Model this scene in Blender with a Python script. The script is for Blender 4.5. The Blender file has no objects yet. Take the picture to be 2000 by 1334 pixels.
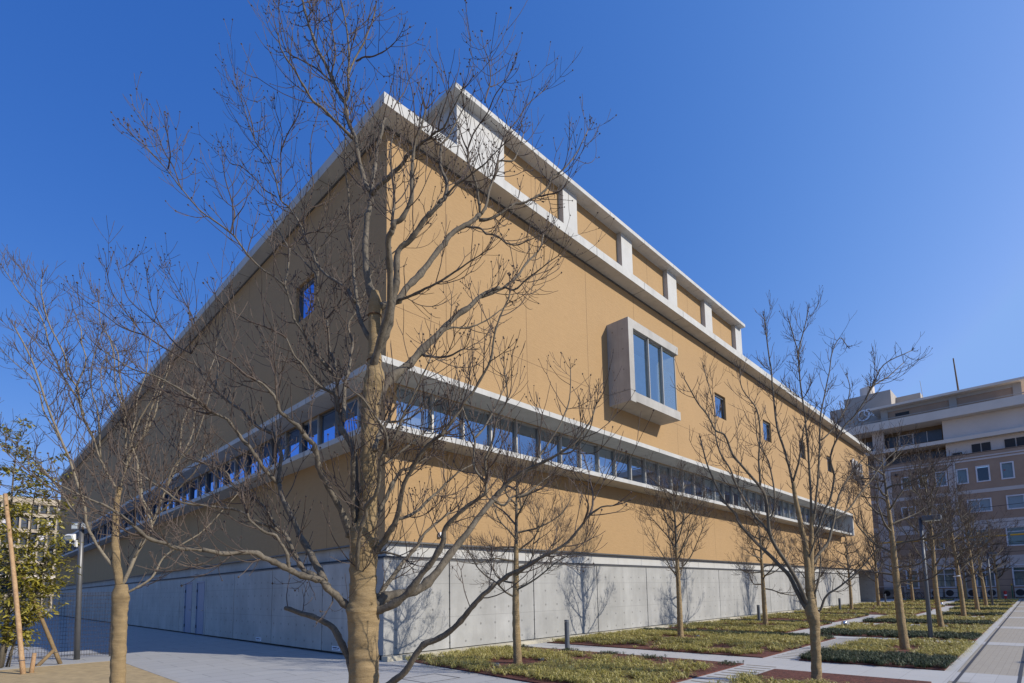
import bpy, math, random
import numpy as np
from mathutils import Matrix, Vector

SC = bpy.context.scene
COL = SC.collection
R = math.radians

# ---------------------------------------------------------------- camera
CX, CY, CH = -7.2888, -11.5755, 1.6
YAW, PIT, ROLL, FPX, PPX, PPY = 0.7725, 0.1001, -0.0186, 1064.73, 1006.94, 1047.18   # in pixels of a 2000 px wide picture

def cam_axes():
    cy, sy, cp, sp = math.cos(YAW), math.sin(YAW), math.cos(PIT), math.sin(PIT)
    f = np.array([cy*cp, sy*cp, sp]); r = np.array([sy, -cy, 0.0]); u = np.cross(r, f)
    cr, sr = math.cos(ROLL), math.sin(ROLL)
    return r*cr+u*sr, u*cr-r*sr, f
CR_, CU_, CF_ = cam_axes()
CO_ = np.array([CX, CY, CH])
cam_d = bpy.data.cameras.new('camera'); cam = bpy.data.objects.new('camera', cam_d); COL.objects.link(cam)
M4 = Matrix.Identity(4)
for i in range(3):
    M4[i][0], M4[i][1], M4[i][2], M4[i][3] = CR_[i], CU_[i], -CF_[i], CO_[i]
cam.matrix_world = M4
cam_d.sensor_fit = 'HORIZONTAL'; cam_d.sensor_width = 36.0
cam_d.lens = FPX/2000*36
cam_d.shift_x = (1000-PPX)/2000
cam_d.shift_y = (PPY-667)/2000
cam_d.clip_start = 0.05; cam_d.clip_end = 6000
SC.camera = cam

# ---------------------------------------------------------------- sky, sun, exposure
SUN_AZ, SUN_EL = R(-68.5), R(30.2)            # direction towards the sun: azimuth from +X counter-clockwise
W = bpy.data.worlds.new('World'); SC.world = W; W.use_nodes = True
wn = W.node_tree; bg = wn.nodes['Background']
sky = wn.nodes.new('ShaderNodeTexSky'); sky.sky_type = 'NISHITA'; sky.sun_disc = False
sky.sun_elevation = SUN_EL
sky.sun_rotation = math.pi/2-SUN_AZ
sky.air_density = 1.0; sky.dust_density = 1.0; sky.ozone_density = 5.0; sky.altitude = 50
SKY_S = 0.11
def wm(op, a, b):
    n = wn.nodes.new('ShaderNodeMath'); n.operation = op
    for i, x in enumerate((a, b)):
        if isinstance(x, (int, float)): n.inputs[i].default_value = x
        else: wn.links.new(x, n.inputs[i])
    return n.outputs[0]
sep = wn.nodes.new('ShaderNodeSeparateColor'); comb = wn.nodes.new('ShaderNodeCombineColor'); wtc = wn.nodes.new('ShaderNodeTexCoord')
dot = wn.nodes.new('ShaderNodeVectorMath'); dot.operation = 'DOT_PRODUCT'; wn.links.new(wtc.outputs['Generated'], dot.inputs[0])
dot.inputs[1].default_value = (math.cos(SUN_AZ)*math.cos(SUN_EL), math.sin(SUN_AZ)*math.cos(SUN_EL), math.sin(SUN_EL))
wn.links.new(sky.outputs['Color'], sep.inputs[0])
# clear polarised winter air: deeper blue than the default, brightening towards the sun's side of the sky
for i, (k, pw, q, top) in enumerate(((1.20, 1.55, 1.02, .25), (.25, .99, .62, .44), (.22, .62, .31, .87))):
    v = wm('POWER', wm('MULTIPLY', sep.outputs[i], SKY_S), pw)
    v = wm('MULTIPLY', v, wm('POWER', math.e, wm('ADD', wm('MULTIPLY', dot.outputs['Value'], q), k)))
    wn.links.new(wm('DIVIDE', wm('MINIMUM', v, top), SKY_S), comb.inputs[i])
wn.links.new(comb.outputs[0], bg.inputs['Color'])
bg.inputs['Strength'].default_value = SKY_S
sd = bpy.data.lights.new('sun', 'SUN'); sd.energy = 5.0; sd.angle = R(0.53); sd.color = (1.0, 0.93, 0.82)
sun = bpy.data.objects.new('sun', sd); COL.objects.link(sun)
sun.rotation_euler = Vector((-math.cos(SUN_AZ)*math.cos(SUN_EL), -math.sin(SUN_AZ)*math.cos(SUN_EL), -math.sin(SUN_EL))).to_track_quat('-Z', 'Y').to_euler()
vs = SC.view_settings; vs.view_transform = 'Standard'; vs.look = 'None'; vs.exposure = 0.0; vs.gamma = 1.0; vs.use_curve_mapping = False
SC.display_settings.display_device = 'sRGB'

# ---------------------------------------------------------------- helpers
def ray(x, y):
    return CF_+CR_*(x-PPX)/FPX+CU_*(PPY-y)/FPX

class MB:
    """collects faces; build() links them as one mesh object"""
    def __init__(s): s.v = []; s.f = []; s.m = []
    def quad(s, a, b, c, d, mi=0):
        n = len(s.v); s.v += [a, b, c, d]; s.f.append((n, n+1, n+2, n+3)); s.m.append(mi)
    def poly(s, pts, mi=0):
        n = len(s.v); s.v += list(pts); s.f.append(tuple(range(n, n+len(pts)))); s.m.append(mi)
    def box(s, x0, x1, y0, y1, z0, z1, mi=0):
        n = len(s.v)
        s.v += [(x0,y0,z0),(x1,y0,z0),(x1,y1,z0),(x0,y1,z0),(x0,y0,z1),(x1,y0,z1),(x1,y1,z1),(x0,y1,z1)]
        for q in ((0,3,2,1),(4,5,6,7),(0,1,5,4),(1,2,6,5),(2,3,7,6),(3,0,4,7)):
            s.f.append(tuple(n+i for i in q)); s.m.append(mi)
    def tube(s, P, Rr, k=6, mi=0, cap=True):
        P = np.asarray(P, float); n = len(P)
        if n < 2: return
        T = np.empty_like(P); T[1:-1] = P[2:]-P[:-2]; T[0] = P[1]-P[0]; T[-1] = P[-1]-P[-2]
        T /= (np.linalg.norm(T, axis=1, keepdims=True)+1e-12)
        a = np.array([0, 0, 1.0]) if abs(T[0][2]) < .9 else np.array([1.0, 0, 0])
        N = np.cross(T[0], a); N /= np.linalg.norm(N)
        ang = np.arange(k)*2*math.pi/k; ca, sa = np.cos(ang)[:, None], np.sin(ang)[:, None]
        b0 = len(s.v)
        for i in range(n):
            N = N-T[i]*(N@T[i]); N /= (np.linalg.norm(N)+1e-12)
            B = np.cross(T[i], N)
            rr = Rr[i]
            if np.ndim(rr): rr = np.asarray(rr)[:, None]
            s.v += [tuple(q) for q in (P[i]+(ca*N+sa*B)*rr)]
            if i:
                o = b0+(i-1)*k
                for j in range(k):
                    j2 = (j+1) % k
                    s.f.append((o+j, o+j2, o+k+j2, o+k+j)); s.m.append(mi)
        if cap:
            s.f.append(tuple(b0+(n-1)*k+j for j in range(k))); s.m.append(mi)
            s.f.append(tuple(b0+j for j in reversed(range(k)))); s.m.append(mi)
    def cyl(s, x, y, z0, z1, r, k=20, mi=0, r1=None):
        s.tube([(x, y, z0), (x, y, z1)], [r, r if r1 is None else r1], k, mi)
    def ball(s, c, r, mi=0, sz=1.0):
        n = len(s.v)
        s.v += [(c[0]+r, c[1], c[2]), (c[0]-r, c[1], c[2]), (c[0], c[1]+r, c[2]), (c[0], c[1]-r, c[2]), (c[0], c[1], c[2]+r*sz), (c[0], c[1], c[2]-r*sz)]
        for q in ((0,2,4),(2,1,4),(1,3,4),(3,0,4),(2,0,5),(1,2,5),(3,1,5),(0,3,5)):
            s.f.append(tuple(n+i for i in q)); s.m.append(mi)
    def lathe(s, x, y, prof, k=24, mi=0):
        s.tube([(x, y, z) for r, z in prof], [max(r, 1e-4) for r, z in prof], k, mi)
    def torus(s, c, axis, Rm, r, k=28, k2=6, mi=0):
        ax = np.array(axis, float); ax /= np.linalg.norm(ax)
        a = np.cross(ax, [0, 0, 1.0]) if abs(ax[2]) < .9 else np.array([1.0, 0, 0]); a /= np.linalg.norm(a); b = np.cross(ax, a)
        s.tube([np.array(c)+Rm*(math.cos(t)*a+math.sin(t)*b) for t in np.linspace(0, 2*math.pi, k+1)], [r]*(k+1), k2, mi, cap=False)
    def build(s, name, mats, parent=None, smooth=False, bevel=0):
        me = bpy.data.meshes.new(name)
        base = np.array(parent.matrix_world.translation) if parent is not None else np.zeros(3)
        if parent is not None:
            base = np.array(world_loc(parent))
        v = np.array(s.v, float)-base if len(s.v) else np.zeros((0, 3))
        me.from_pydata(v.tolist(), [], s.f)
        if not isinstance(mats, (list, tuple)): mats = [mats]
        for m in mats: me.materials.append(m)
        if len(mats) > 1: me.polygons.foreach_set('material_index', s.m)
        if smooth: me.polygons.foreach_set('use_smooth', [True]*len(s.f))
        me.update()
        o = bpy.data.objects.new(name, me); COL.objects.link(o)
        if parent is not None: o.parent = parent
        if bevel:
            b = o.modifiers.new('bevel', 'BEVEL'); b.width = bevel; b.segments = 2; b.limit_method = 'ANGLE'
        return o

def world_loc(o):
    p = Vector((0, 0, 0))
    while o is not None: p += o.location; o = o.parent
    return p

def thing(name, label, cat, loc=(0, 0, 0), group=None):
    o = bpy.data.objects.new(name, None); COL.objects.link(o); o.location = loc
    o.empty_display_size = .3
    return tag(o, label, cat, group)
def tag(o, label, cat, group=None, kind=None):
    if label: o['label'] = label
    if cat: o['category'] = cat
    if group: o['group'] = group
    if kind: o['kind'] = kind
    return o
def copy_thing(src, loc, label, group=None):
    r = src.copy(); COL.objects.link(r); r.location = loc; r['label'] = label
    if group: r['group'] = group
    for ch in src.children:
        c = ch.copy(); COL.objects.link(c); c.parent = r
        for g in ch.children:
            d = g.copy(); COL.objects.link(d); d.parent = c
    return r

# ---------------------------------------------------------------- materials
def new_mat(name):
    m = bpy.data.materials.new(name); m.use_nodes = True
    nt = m.node_tree; b = nt.nodes['Principled BSDF']
    return m, nt, b
def N(nt, t, **kw):
    n = nt.nodes.new(t)
    for k, v in kw.items(): setattr(n, k, v)
    return n
def L(nt, a, b): nt.links.new(a, b)
def math_(nt, op, a, b=None, c=None):
    n = N(nt, 'ShaderNodeMath', operation=op)
    for i, x in enumerate((a, b, c)):
        if x is None: continue
        if hasattr(x, 'links') or hasattr(x, 'is_linked'): L(nt, x, n.inputs[i])
        else: n.inputs[i].default_value = x
    return n.outputs[0]
def mixc(nt, fac, a, b, blend='MIX'):
    n = N(nt, 'ShaderNodeMix', data_type='RGBA', blend_type=blend)
    for sock, x in ((n.inputs[0], fac), (n.inputs[6], a), (n.inputs[7], b)):
        if hasattr(x, 'is_linked'): L(nt, x, sock)
        elif isinstance(x, (int, float)): sock.default_value = x
        else: sock.default_value = (*x, 1)
    return n.outputs[2]
def coords(nt, scale=(1, 1, 1)):
    tc = N(nt, 'ShaderNodeTexCoord'); mp = N(nt, 'ShaderNodeMapping'); mp.inputs['Scale'].default_value = scale
    L(nt, tc.outputs['Object'], mp.inputs['Vector']); return mp.outputs['Vector']
def noise(nt, scale, detail=4, rough=.55, vec=None, stretch=(1, 1, 1)):
    n = N(nt, 'ShaderNodeTexNoise'); n.inputs['Scale'].default_value = scale; n.inputs['Detail'].default_value = detail; n.inputs['Roughness'].default_value = rough
    L(nt, vec if vec is not None else coords(nt, stretch), n.inputs['Vector']); return n.outputs['Fac']
def ramp(nt, x, lo, hi):
    n = N(nt, 'ShaderNodeMapRange'); n.inputs[1].default_value = lo; n.inputs[2].default_value = hi
    L(nt, x, n.inputs[0]); return n.outputs[0]
def bump(nt, b, h, strength=.2, dist=.02):
    n = N(nt, 'ShaderNodeBump'); n.inputs['Strength'].default_value = strength; n.inputs['Distance'].default_value = dist
    L(nt, h, n.inputs['Height']); L(nt, n.outputs['Normal'], b.inputs['Normal'])

def simple(name, c, rough=.7, var=.12, scale=6, metal=0, bumps=0, bscale=60, stretch=(1, 1, 1)):
    m, nt, b = new_mat(name)
    f = ramp(nt, noise(nt, scale, 5, .6, stretch=stretch), .3, .7)
    lo = tuple(x*(1-var) for x in c); hi = tuple(min(1, x*(1+var)) for x in c)
    L(nt, mixc(nt, f, lo, hi), b.inputs['Base Color'])
    b.inputs['Roughness'].default_value = rough; b.inputs['Metallic'].default_value = metal
    if bumps: bump(nt, b, noise(nt, bscale, 3), bumps, .01)
    return m

def uv_axes(nt, axis):
    tc = N(nt, 'ShaderNodeTexCoord'); sp = N(nt, 'ShaderNodeSeparateXYZ'); L(nt, tc.outputs['Object'], sp.inputs[0])
    return sp.outputs[axis], sp.outputs[2]
def line_mask(nt, u, off, period, w):
    """1 on thin lines at off + k*period"""
    f = math_(nt, 'FRACT', math_(nt, 'ADD', math_(nt, 'DIVIDE', math_(nt, 'SUBTRACT', u, off), period), 100.5))
    d = math_(nt, 'ABSOLUTE', math_(nt, 'SUBTRACT', f, .5))
    return math_(nt, 'LESS_THAN', d, w/2/period)

def tan_wall(name, axis, off, period=3.33, zline=None, col=(.355, .226, .104)):
    m, nt, b = new_mat(name)
    big = ramp(nt, noise(nt, .35, 5, .6), .3, .7)
    med = ramp(nt, noise(nt, 2.2, 5, .65, stretch=(1.3, 1.3, 2.6)), .3, .7)
    tro = ramp(nt, noise(nt, 5, 4, .7, stretch=(.8, .8, 3.0)), .35, .65)
    fine = noise(nt, 90, 2, .6)
    c = mixc(nt, big, tuple(x*.92 for x in col), tuple(x*1.06 for x in col))
    c = mixc(nt, math_(nt, 'MULTIPLY', med, .6), c, tuple(x*.88 for x in col))
    c = mixc(nt, math_(nt, 'MULTIPLY', tro, .5), c, (col[0]*1.08, col[1]*1.09, col[2]*1.12))
    u, z = uv_axes(nt, axis)
    # faint rain streaks below the eaves
    st = ramp(nt, noise(nt, 3.0, 3, .6, stretch=(1, 1, .05)), .55, .8)
    c = mixc(nt, math_(nt, 'MULTIPLY', st, .20), c, (.30, .2, .11))
    j = line_mask(nt, u, off, period, .022)
    if zline is not None:
        for zz in zline:
            j = math_(nt, 'MAXIMUM', j, math_(nt, 'LESS_THAN', math_(nt, 'ABSOLUTE', math_(nt, 'SUBTRACT', z, zz)), .010))
    c = mixc(nt, j, c, (.17, .105, .05))
    L(nt, c, b.inputs['Base Color']); b.inputs['Roughness'].default_value = .9
    h = math_(nt, 'SUBTRACT', math_(nt, 'ADD', math_(nt, 'MULTIPLY', tro, .8), math_(nt, 'MULTIPLY', fine, .6)), math_(nt, 'MULTIPLY', j, 1.5))
    bump(nt, b, h, .35, .012)
    return m

def concrete(name, axis, col=(.355, .352, .335), holes=True, blot=.27, jz=(.95, 1.83), off=.28, fine_off=1.95, hp=(.555, .44), seam=1.667):
    m, nt, b = new_mat(name)
    big = ramp(nt, noise(nt, .8, 6, .65), .28, .72)
    str_ = ramp(nt, noise(nt, 2.6, 5, .65, stretch=(1, 1, .16)), .32, .72)
    spots = ramp(nt, noise(nt, 9, 4, .7), .62, .8)
    fine = noise(nt, 120, 2, .6)
    c = mixc(nt, big, tuple(x*(1-blot) for x in col), tuple(x*(1+blot*.6) for x in col))
    c = mixc(nt, math_(nt, 'MULTIPLY', str_, .55), c, tuple(x*(1-blot*1.3) for x in (col[0]*.98, col[1]*.97, col[2]*.94)))
    c = mixc(nt, math_(nt, 'MULTIPLY', spots, .25), c, tuple(x*.72 for x in col))
    h = math_(nt, 'MULTIPLY', fine, .4)
    if holes:
        u, z = uv_axes(nt, axis)
        fu = math_(nt, 'MULTIPLY', math_(nt, 'SUBTRACT', math_(nt, 'FRACT', math_(nt, 'ADD', math_(nt, 'DIVIDE', math_(nt, 'SUBTRACT', u, off), hp[0]), 100.5)), .5), hp[0])
        fz = math_(nt, 'MULTIPLY', math_(nt, 'SUBTRACT', math_(nt, 'FRACT', math_(nt, 'ADD', math_(nt, 'DIVIDE', math_(nt, 'SUBTRACT', z, .27), hp[1]), 100.5)), .5), hp[1])
        d = math_(nt, 'SQRT', math_(nt, 'ADD', math_(nt, 'MULTIPLY', fu, fu), math_(nt, 'MULTIPLY', fz, fz)))
        rim = ramp(nt, d, .042, .022)
        c = mixc(nt, math_(nt, 'MULTIPLY', rim, .68), c, tuple(x*.35 for x in col))
        h = math_(nt, 'SUBTRACT', h, math_(nt, 'MULTIPLY', rim, 1.2))
        j = line_mask(nt, u, fine_off, seam, .010)
        for zz in jz:
            j = math_(nt, 'MAXIMUM', j, math_(nt, 'LESS_THAN', math_(nt, 'ABSOLUTE', math_(nt, 'SUBTRACT', z, zz)), .006))
        c = mixc(nt, math_(nt, 'MULTIPLY', j, .55), c, tuple(x*.45 for x in col))
    L(nt, c, b.inputs['Base Color']); b.inputs['Roughness'].default_value = .75
    bump(nt, b, h, .25, .01)
    return m

def slab_concrete(name, axis, col=(.455, .45, .425), period=3.33, off=1.95, jw=.034):
    m, nt, b = new_mat(name)
    big = ramp(nt, noise(nt, 1.1, 6, .65), .3, .7)
    str_ = ramp(nt, noise(nt, 3.0, 4, .7, stretch=(1, 1, .2)), .5, .8)
    c = mixc(nt, big, tuple(x*.86 for x in col), tuple(x*1.06 for x in col))
    c = mixc(nt, math_(nt, 'MULTIPLY', str_, .6), c, tuple(x*.62 for x in col))
    u, z = uv_axes(nt, axis)
    j = line_mask(nt, u, off, period, jw)
    c = mixc(nt, math_(nt, 'MULTIPLY', j, .85), c, tuple(x*.25 for x in col))
    L(nt, c, b.inputs['Base Color']); b.inputs['Roughness'].default_value = .75
    bump(nt, b, math_(nt, 'SUBTRACT', noise(nt, 80, 3), j), .25, .01)
    return m

def glass_mat(name, refl=.45, tint=(.45, .52, .56), gl=(.68, .80, .96)):
    m, nt, b = new_mat(name)
    out = nt.nodes['Material Output']; nt.nodes.remove(b)
    g = N(nt, 'ShaderNodeBsdfGlossy'); g.inputs['Roughness'].default_value = .0; g.inputs['Color'].default_value = (*gl, 1)
    t = N(nt, 'ShaderNodeBsdfTransparent'); t.inputs['Color'].default_value = (*tint, 1)
    bp = N(nt, 'ShaderNodeBump'); bp.inputs['Strength'].default_value = .02; bp.inputs['Distance'].default_value = .05
    L(nt, noise(nt, .9, 2), bp.inputs['Height']); L(nt, bp.outputs[0], g.inputs['Normal'])
    fr = N(nt, 'ShaderNodeLayerWeight'); fr.inputs['Blend'].default_value = .35
    mr = N(nt, 'ShaderNodeMapRange'); mr.inputs[3].default_value = refl; mr.inputs[4].default_value = min(1, refl+.5)
    L(nt, fr.outputs['Fresnel'], mr.inputs[0])
    mx = N(nt, 'ShaderNodeMixShader'); L(nt, mr.outputs[0], mx.inputs[0]); L(nt, t.outputs[0], mx.inputs[1]); L(nt, g.outputs[0], mx.inputs[2])
    L(nt, mx.outputs[0], out.inputs['Surface'])
    return m

def paving(name, c1, c2, mortar, bw, bh, scale_noise=3, rot=0, off=.5, msize=.006, rough=.8):
    m, nt, b = new_mat(name)
    tc = N(nt, 'ShaderNodeTexCoord'); mp = N(nt, 'ShaderNodeMapping'); mp.inputs['Rotation'].default_value = (0, 0, rot)
    L(nt, tc.outputs['Object'], mp.inputs['Vector'])
    br = N(nt, 'ShaderNodeTexBrick', offset=off); L(nt, mp.outputs[0], br.inputs['Vector'])
    br.inputs['Color1'].default_value = (*c1, 1); br.inputs['Color2'].default_value = (*c2, 1); br.inputs['Mortar'].default_value = (*mortar, 1)
    br.inputs['Scale'].default_value = 1; br.inputs['Mortar Size'].default_value = msize; br.inputs['Brick Width'].default_value = bw; br.inputs['Row Height'].default_value = bh
    big = ramp(nt, noise(nt, .5, 6, .65), .3, .7); sm = ramp(nt, noise(nt, 60, 3, .7), .3, .7)
    c = mixc(nt, math_(nt, 'MULTIPLY', big, .22), br.outputs['Color'], tuple(x*.72 for x in c1))
    c = mixc(nt, math_(nt, 'MULTIPLY', sm, .22), c, tuple(x*.7 for x in c1))
    stn = ramp(nt, noise(nt, 1.6, 7, .72), .56, .74); c = mixc(nt, math_(nt, 'MULTIPLY', stn, .22), c, (c1[0]*.6, c1[1]*.57, c1[2]*.5))
    L(nt, c, b.inputs['Base Color']); b.inputs['Roughness'].default_value = rough
    bump(nt, b, math_(nt, 'SUBTRACT', math_(nt, 'MULTIPLY', sm, .4), br.outputs['Fac']), .25, .006)
    return m

def bark_mat(name, c, c2, rough=.85):
    m, nt, b = new_mat(name)
    f = ramp(nt, noise(nt, 9, 6, .7, stretch=(1, 1, .6)), .36, .66); g = ramp(nt, noise(nt, 55, 4, .65), .50, .68)
    cc = mixc(nt, f, c, c2); cc = mixc(nt, math_(nt, 'MULTIPLY', g, .65), cc, tuple(x*.38 for x in c)); cc = mixc(nt, math_(nt, 'MULTIPLY', ramp(nt, noise(nt, 17, 4, .7), .60, .72), .5), cc, (c2[0]*1.35, c2[1]*1.4, c2[2]*1.45))
    L(nt, cc, b.inputs['Base Color']); b.inputs['Roughness'].default_value = rough
    bump(nt, b, noise(nt, 60, 4, .6, stretch=(1, 1, .5)), .35, .01)
    return m

def burlap_mat(name, c=(.385, .275, .142)):
    m, nt, b = new_mat(name)
    tc = N(nt, 'ShaderNodeTexCoord'); sp = N(nt, 'ShaderNodeSeparateXYZ'); L(nt, tc.outputs['Object'], sp.inputs[0])
    ang = math_(nt, 'ARCTAN2', sp.outputs[1], sp.outputs[0])
    w1 = math_(nt, 'SINE', math_(nt, 'MULTIPLY', sp.outputs[2], 900)); w2 = math_(nt, 'SINE', math_(nt, 'MULTIPLY', ang, 110))
    weave = math_(nt, 'MULTIPLY', w1, w2)
    band = ramp(nt, noise(nt, 6, 4, .6, stretch=(.6, .6, 4.5)), .3, .7)
    med = ramp(nt, noise(nt, 11, 5, .65), .3, .7)
    thr = ramp(nt, noise(nt, 40, 3, .6, stretch=(.25, .25, 5)), .6, .75)
    cc = mixc(nt, band, tuple(x*.72 for x in c), tuple(x*1.18 for x in c))
    cc = mixc(nt, math_(nt, 'MULTIPLY', med, .5), cc, (c[0]*.72, c[1]*.70, c[2]*.62))
    cc = mixc(nt, math_(nt, 'MULTIPLY', thr, .5), cc, (c[0]*1.25, c[1]*1.28, c[2]*1.4))
    cc = mixc(nt, math_(nt, 'MULTIPLY', ramp(nt, weave, -.2, .9), .30), cc, tuple(x*.45 for x in c))
    cc = mixc(nt, math_(nt, 'MULTIPLY', ramp(nt, noise(nt, 150, 2, .6, stretch=(1, 1, 1.6)), .42, .66), .45), cc, tuple(x*.42 for x in c))
    cc = mixc(nt, math_(nt, 'MULTIPLY', ramp(nt, noise(nt, 3.2, 5, .7), .55, .75), .35), cc, (c[0]*.62, c[1]*.6, c[2]*.55))
    L(nt, cc, b.inputs['Base Color']); b.inputs['Roughness'].default_value = .95
    h = math_(nt, 'ADD', math_(nt, 'MULTIPLY', weave, .25), math_(nt, 'ADD', math_(nt, 'MULTIPLY', band, 1.2), math_(nt, 'MULTIPLY', noise(nt, 45, 4, .6, stretch=(.5, .5, 2)), 1.0)))
    bump(nt, b, h, .65, .012)
    return m

def leaf_mat(name, cols, transl=.25, rough=.55):
    m, nt, b = new_mat(name)
    gi = N(nt, 'ShaderNodeNewGeometry'); rp = N(nt, 'ShaderNodeValToRGB')
    els = rp.color_ramp.elements
    while len(els) < len(cols): els.new(.5)
    for i, c in enumerate(cols):
        els[i].position = i/(len(cols)-1); els[i].color = (*c, 1)
    L(nt, gi.outputs['Random Per Island'], rp.inputs[0])
    out = nt.nodes['Material Output']
    L(nt, rp.outputs[0], b.inputs['Base Color']); b.inputs['Roughness'].default_value = rough
    t = N(nt, 'ShaderNodeBsdfTranslucent'); L(nt, rp.outputs[0], t.inputs['Color'])
    mx = N(nt, 'ShaderNodeMixShader'); mx.inputs[0].default_value = transl
    L(nt, b.outputs[0], mx.inputs[1]); L(nt, t.outputs[0], mx.inputs[2]); L(nt, mx.outputs[0], out.inputs['Surface'])
    return m

M = {}
M['tanR'] = tan_wall('tan_render_front', 0, 1.95, zline=(9.02,))
M['tanL'] = tan_wall('tan_render_side', 1, 3.02, zline=(9.02,))
M['conR'] = concrete('formwork_concrete_front', 0)
M['conL'] = concrete('formwork_concrete_side', 1, col=(.43, .415, .38), fine_off=3.09)  # same concrete as the front, colour lightened to lift the shaded side
M['slabR'] = slab_concrete('slab_concrete_front', 0)
M['slabL'] = slab_concrete('slab_concrete_side', 1, off=3.02)
M['con'] = concrete('plain_concrete', 0, col=(.46, .455, .435), holes=False, blot=.10)
M['bayC'] = concrete('bay_concrete', 1, col=(.39, .375, .345), holes=True, jz=(9.05,), off=-.7, fine_off=-.5, seam=9, hp=(.45, .8))
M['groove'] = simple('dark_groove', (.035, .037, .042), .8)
M['metal'] = simple('dark_frame_metal', (.10, .10, .10), .45, metal=.3)
M['alu'] = simple('aluminium_mullion', (.36, .345, .31), .4, metal=.3, var=.05)
M['glass'] = glass_mat('window_glass', .46, tint=(.62, .66, .68))
M['glassL'] = glass_mat('side_window_glass', .46, tint=(.5, .55, .58), gl=(.30, .47, .80))  # same glass as the front; gloss tint paints in a deeper blue sky reflection
M['glassbay'] = glass_mat('bay_glass', .42, tint=(.66, .82, .90), gl=(.84, .95, 1))
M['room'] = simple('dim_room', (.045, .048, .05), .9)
M['roombay'] = simple('bay_room_white', (.55, .58, .6), .9)
M['blind'] = simple('white_blind', (.72, .73, .72), .9, var=.03)
M['steeldoor'] = simple('blue_grey_steel_door', (.20, .245, .33), .45, var=.04)
M['plaza'] = paving('pale_granite_pavers', (.405, .40, .385), (.375, .37, .36), (.22, .22, .21), 1.2, .6, rot=0, msize=.012)
M['path'] = paving('white_path_stone', (.47, .465, .445), (.44, .435, .42), (.31, .30, .28), .9, .6, msize=.004)
M['prom'] = paving('beige_promenade_pavers', (.36, .325, .265), (.335, .30, .245), (.25, .22, .18), .2, .1, msize=.003)
M['band'] = paving('white_band_stone', (.45, .445, .43), (.42, .415, .40), (.31, .30, .29), .6, .3, msize=.004)
M['drain'] = simple('slot_drain', (.05, .05, .055), .6)
M['sand'] = simple('yellow_decomposed_granite', (.395, .29, .15), .95, var=.22, scale=5, bumps=.5, bscale=90)
M['kerb'] = simple('kerb_stone', (.36, .35, .33), .85, var=.12, scale=8, bumps=.2)
M['footing'] = simple('cream_footing', (.42, .385, .30), .85, var=.10, scale=4)
M['mulch'] = simple('red_bark_mulch', (.105, .032, .021), .95, var=.75, scale=22, bumps=1.0, bscale=60)
M['land'] = simple('asphalt_ground', (.20, .195, .185), .9, var=.15, scale=.4, bumps=.2)
M['grassY'] = leaf_mat('yellow_green_lilyturf', [(.11, .100, .020), (.40, .345, .07), (.56, .48, .16), (.22, .20, .035), (.64, .56, .26), (.30, .27, .05), (.48, .41, .11)])
M['grassD'] = leaf_mat('dark_mondo_grass', [(.022, .034, .012), (.040, .058, .020), (.070, .088, .038), (.03, .045, .015)], .10)
M['bark'] = bark_mat('grey_bark', (.088, .073, .053), (.165, .140, .105))
M['twig'] = bark_mat('brown_twig', (.062, .044, .036), (.105, .078, .060))
M['bark2'] = bark_mat('brown_bark', (.098, .080, .056), (.150, .125, .088))
M['bark3'] = bark_mat('pale_brown_bark', (.185, .152, .105), (.25, .21, .15))
M['burlap'] = burlap_mat('burlap')
M['rope'] = simple('brown_twine', (.10, .055, .028), .9)
M['leaf'] = leaf_mat('olive_leaf', [(.14, .14, .018), (.27, .235, .03), (.40, .34, .06), (.18, .17, .022), (.50, .43, .12)], .3, .4)
M['leafdk'] = leaf_mat('dark_leaf', [(.012, .017, .010), (.02, .028, .014), (.03, .036, .02)], .1)
M['stake'] = bark_mat('peeled_wood_stake', (.34, .20, .10), (.46, .31, .17))
M['stakeD'] = bark_mat('weathered_wood_stake', (.18, .12, .06), (.26, .18, .09))
M['galv'] = simple('galvanised_steel', (.30, .30, .31), .38, var=.1, metal=.75)
M['polegrey'] = simple('weathered_steel_pole', (.15, .15, .155), .45, var=.1, metal=.5)
M['lampgrey'] = simple('dark_grey_lamp_paint', (.085, .095, .11), .5)
M['white'] = simple('white_paint', (.75, .75, .74), .5, var=.04)
M['chrome'] = simple('brushed_chrome', (.55, .55, .56), .22, metal=.9, var=.05)
M['wire'] = simple('dark_fence_wire', (.05, .043, .04), .6)
M['hbrown'] = simple('brown_tile_wall', (.345, .238, .165), .85, var=.08, scale=.8)
M['hband'] = simple('lilac_white_band', (.53, .475, .43), .8, var=.06, scale=.7)
M['hgrey'] = simple('blue_grey_wall', (.36, .325, .285), .85, var=.08, scale=.5)
M['hlight'] = simple('pale_grey_slab', (.66, .58, .49), .8, var=.06, scale=.7)
M['hdark'] = simple('dark_brown_recess', (.15, .10, .055), .85)
M['hglass'] = glass_mat('hospital_glass', .06, tint=(.62, .66, .64))
M['hframe'] = simple('window_frame_white', (.60, .60, .62), .6, var=.04)
M['hcurt'] = simple('pale_green_curtain', (.34, .385, .37), .9, var=.05)
M['hblind'] = simple('white_roller_blind', (.55, .54, .58), .9, var=.04)
M['black'] = simple('near_black', (.02, .02, .022), .6)
M['acw'] = simple('air_conditioner_casing', (.38, .37, .35), .6, var=.05)
M['yellow'] = simple('yellow_cable_sleeve', (.62, .34, .015), .5)
M['red'] = simple('red_paint', (.42, .03, .02), .5)
M['green'] = simple('green_paint', (.02, .11, .05), .6)
M['signW'] = simple('white_sign_plate', (.72, .74, .78), .5, var=.03)
M['signI'] = simple('navy_ink', (.025, .03, .08), .6)
M['letter'] = simple('grey_metal_lettering', (.17, .17, .18), .5, metal=.4)
M['ring'] = simple('white_emblem_metal', (.70, .73, .76), .4)
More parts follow.
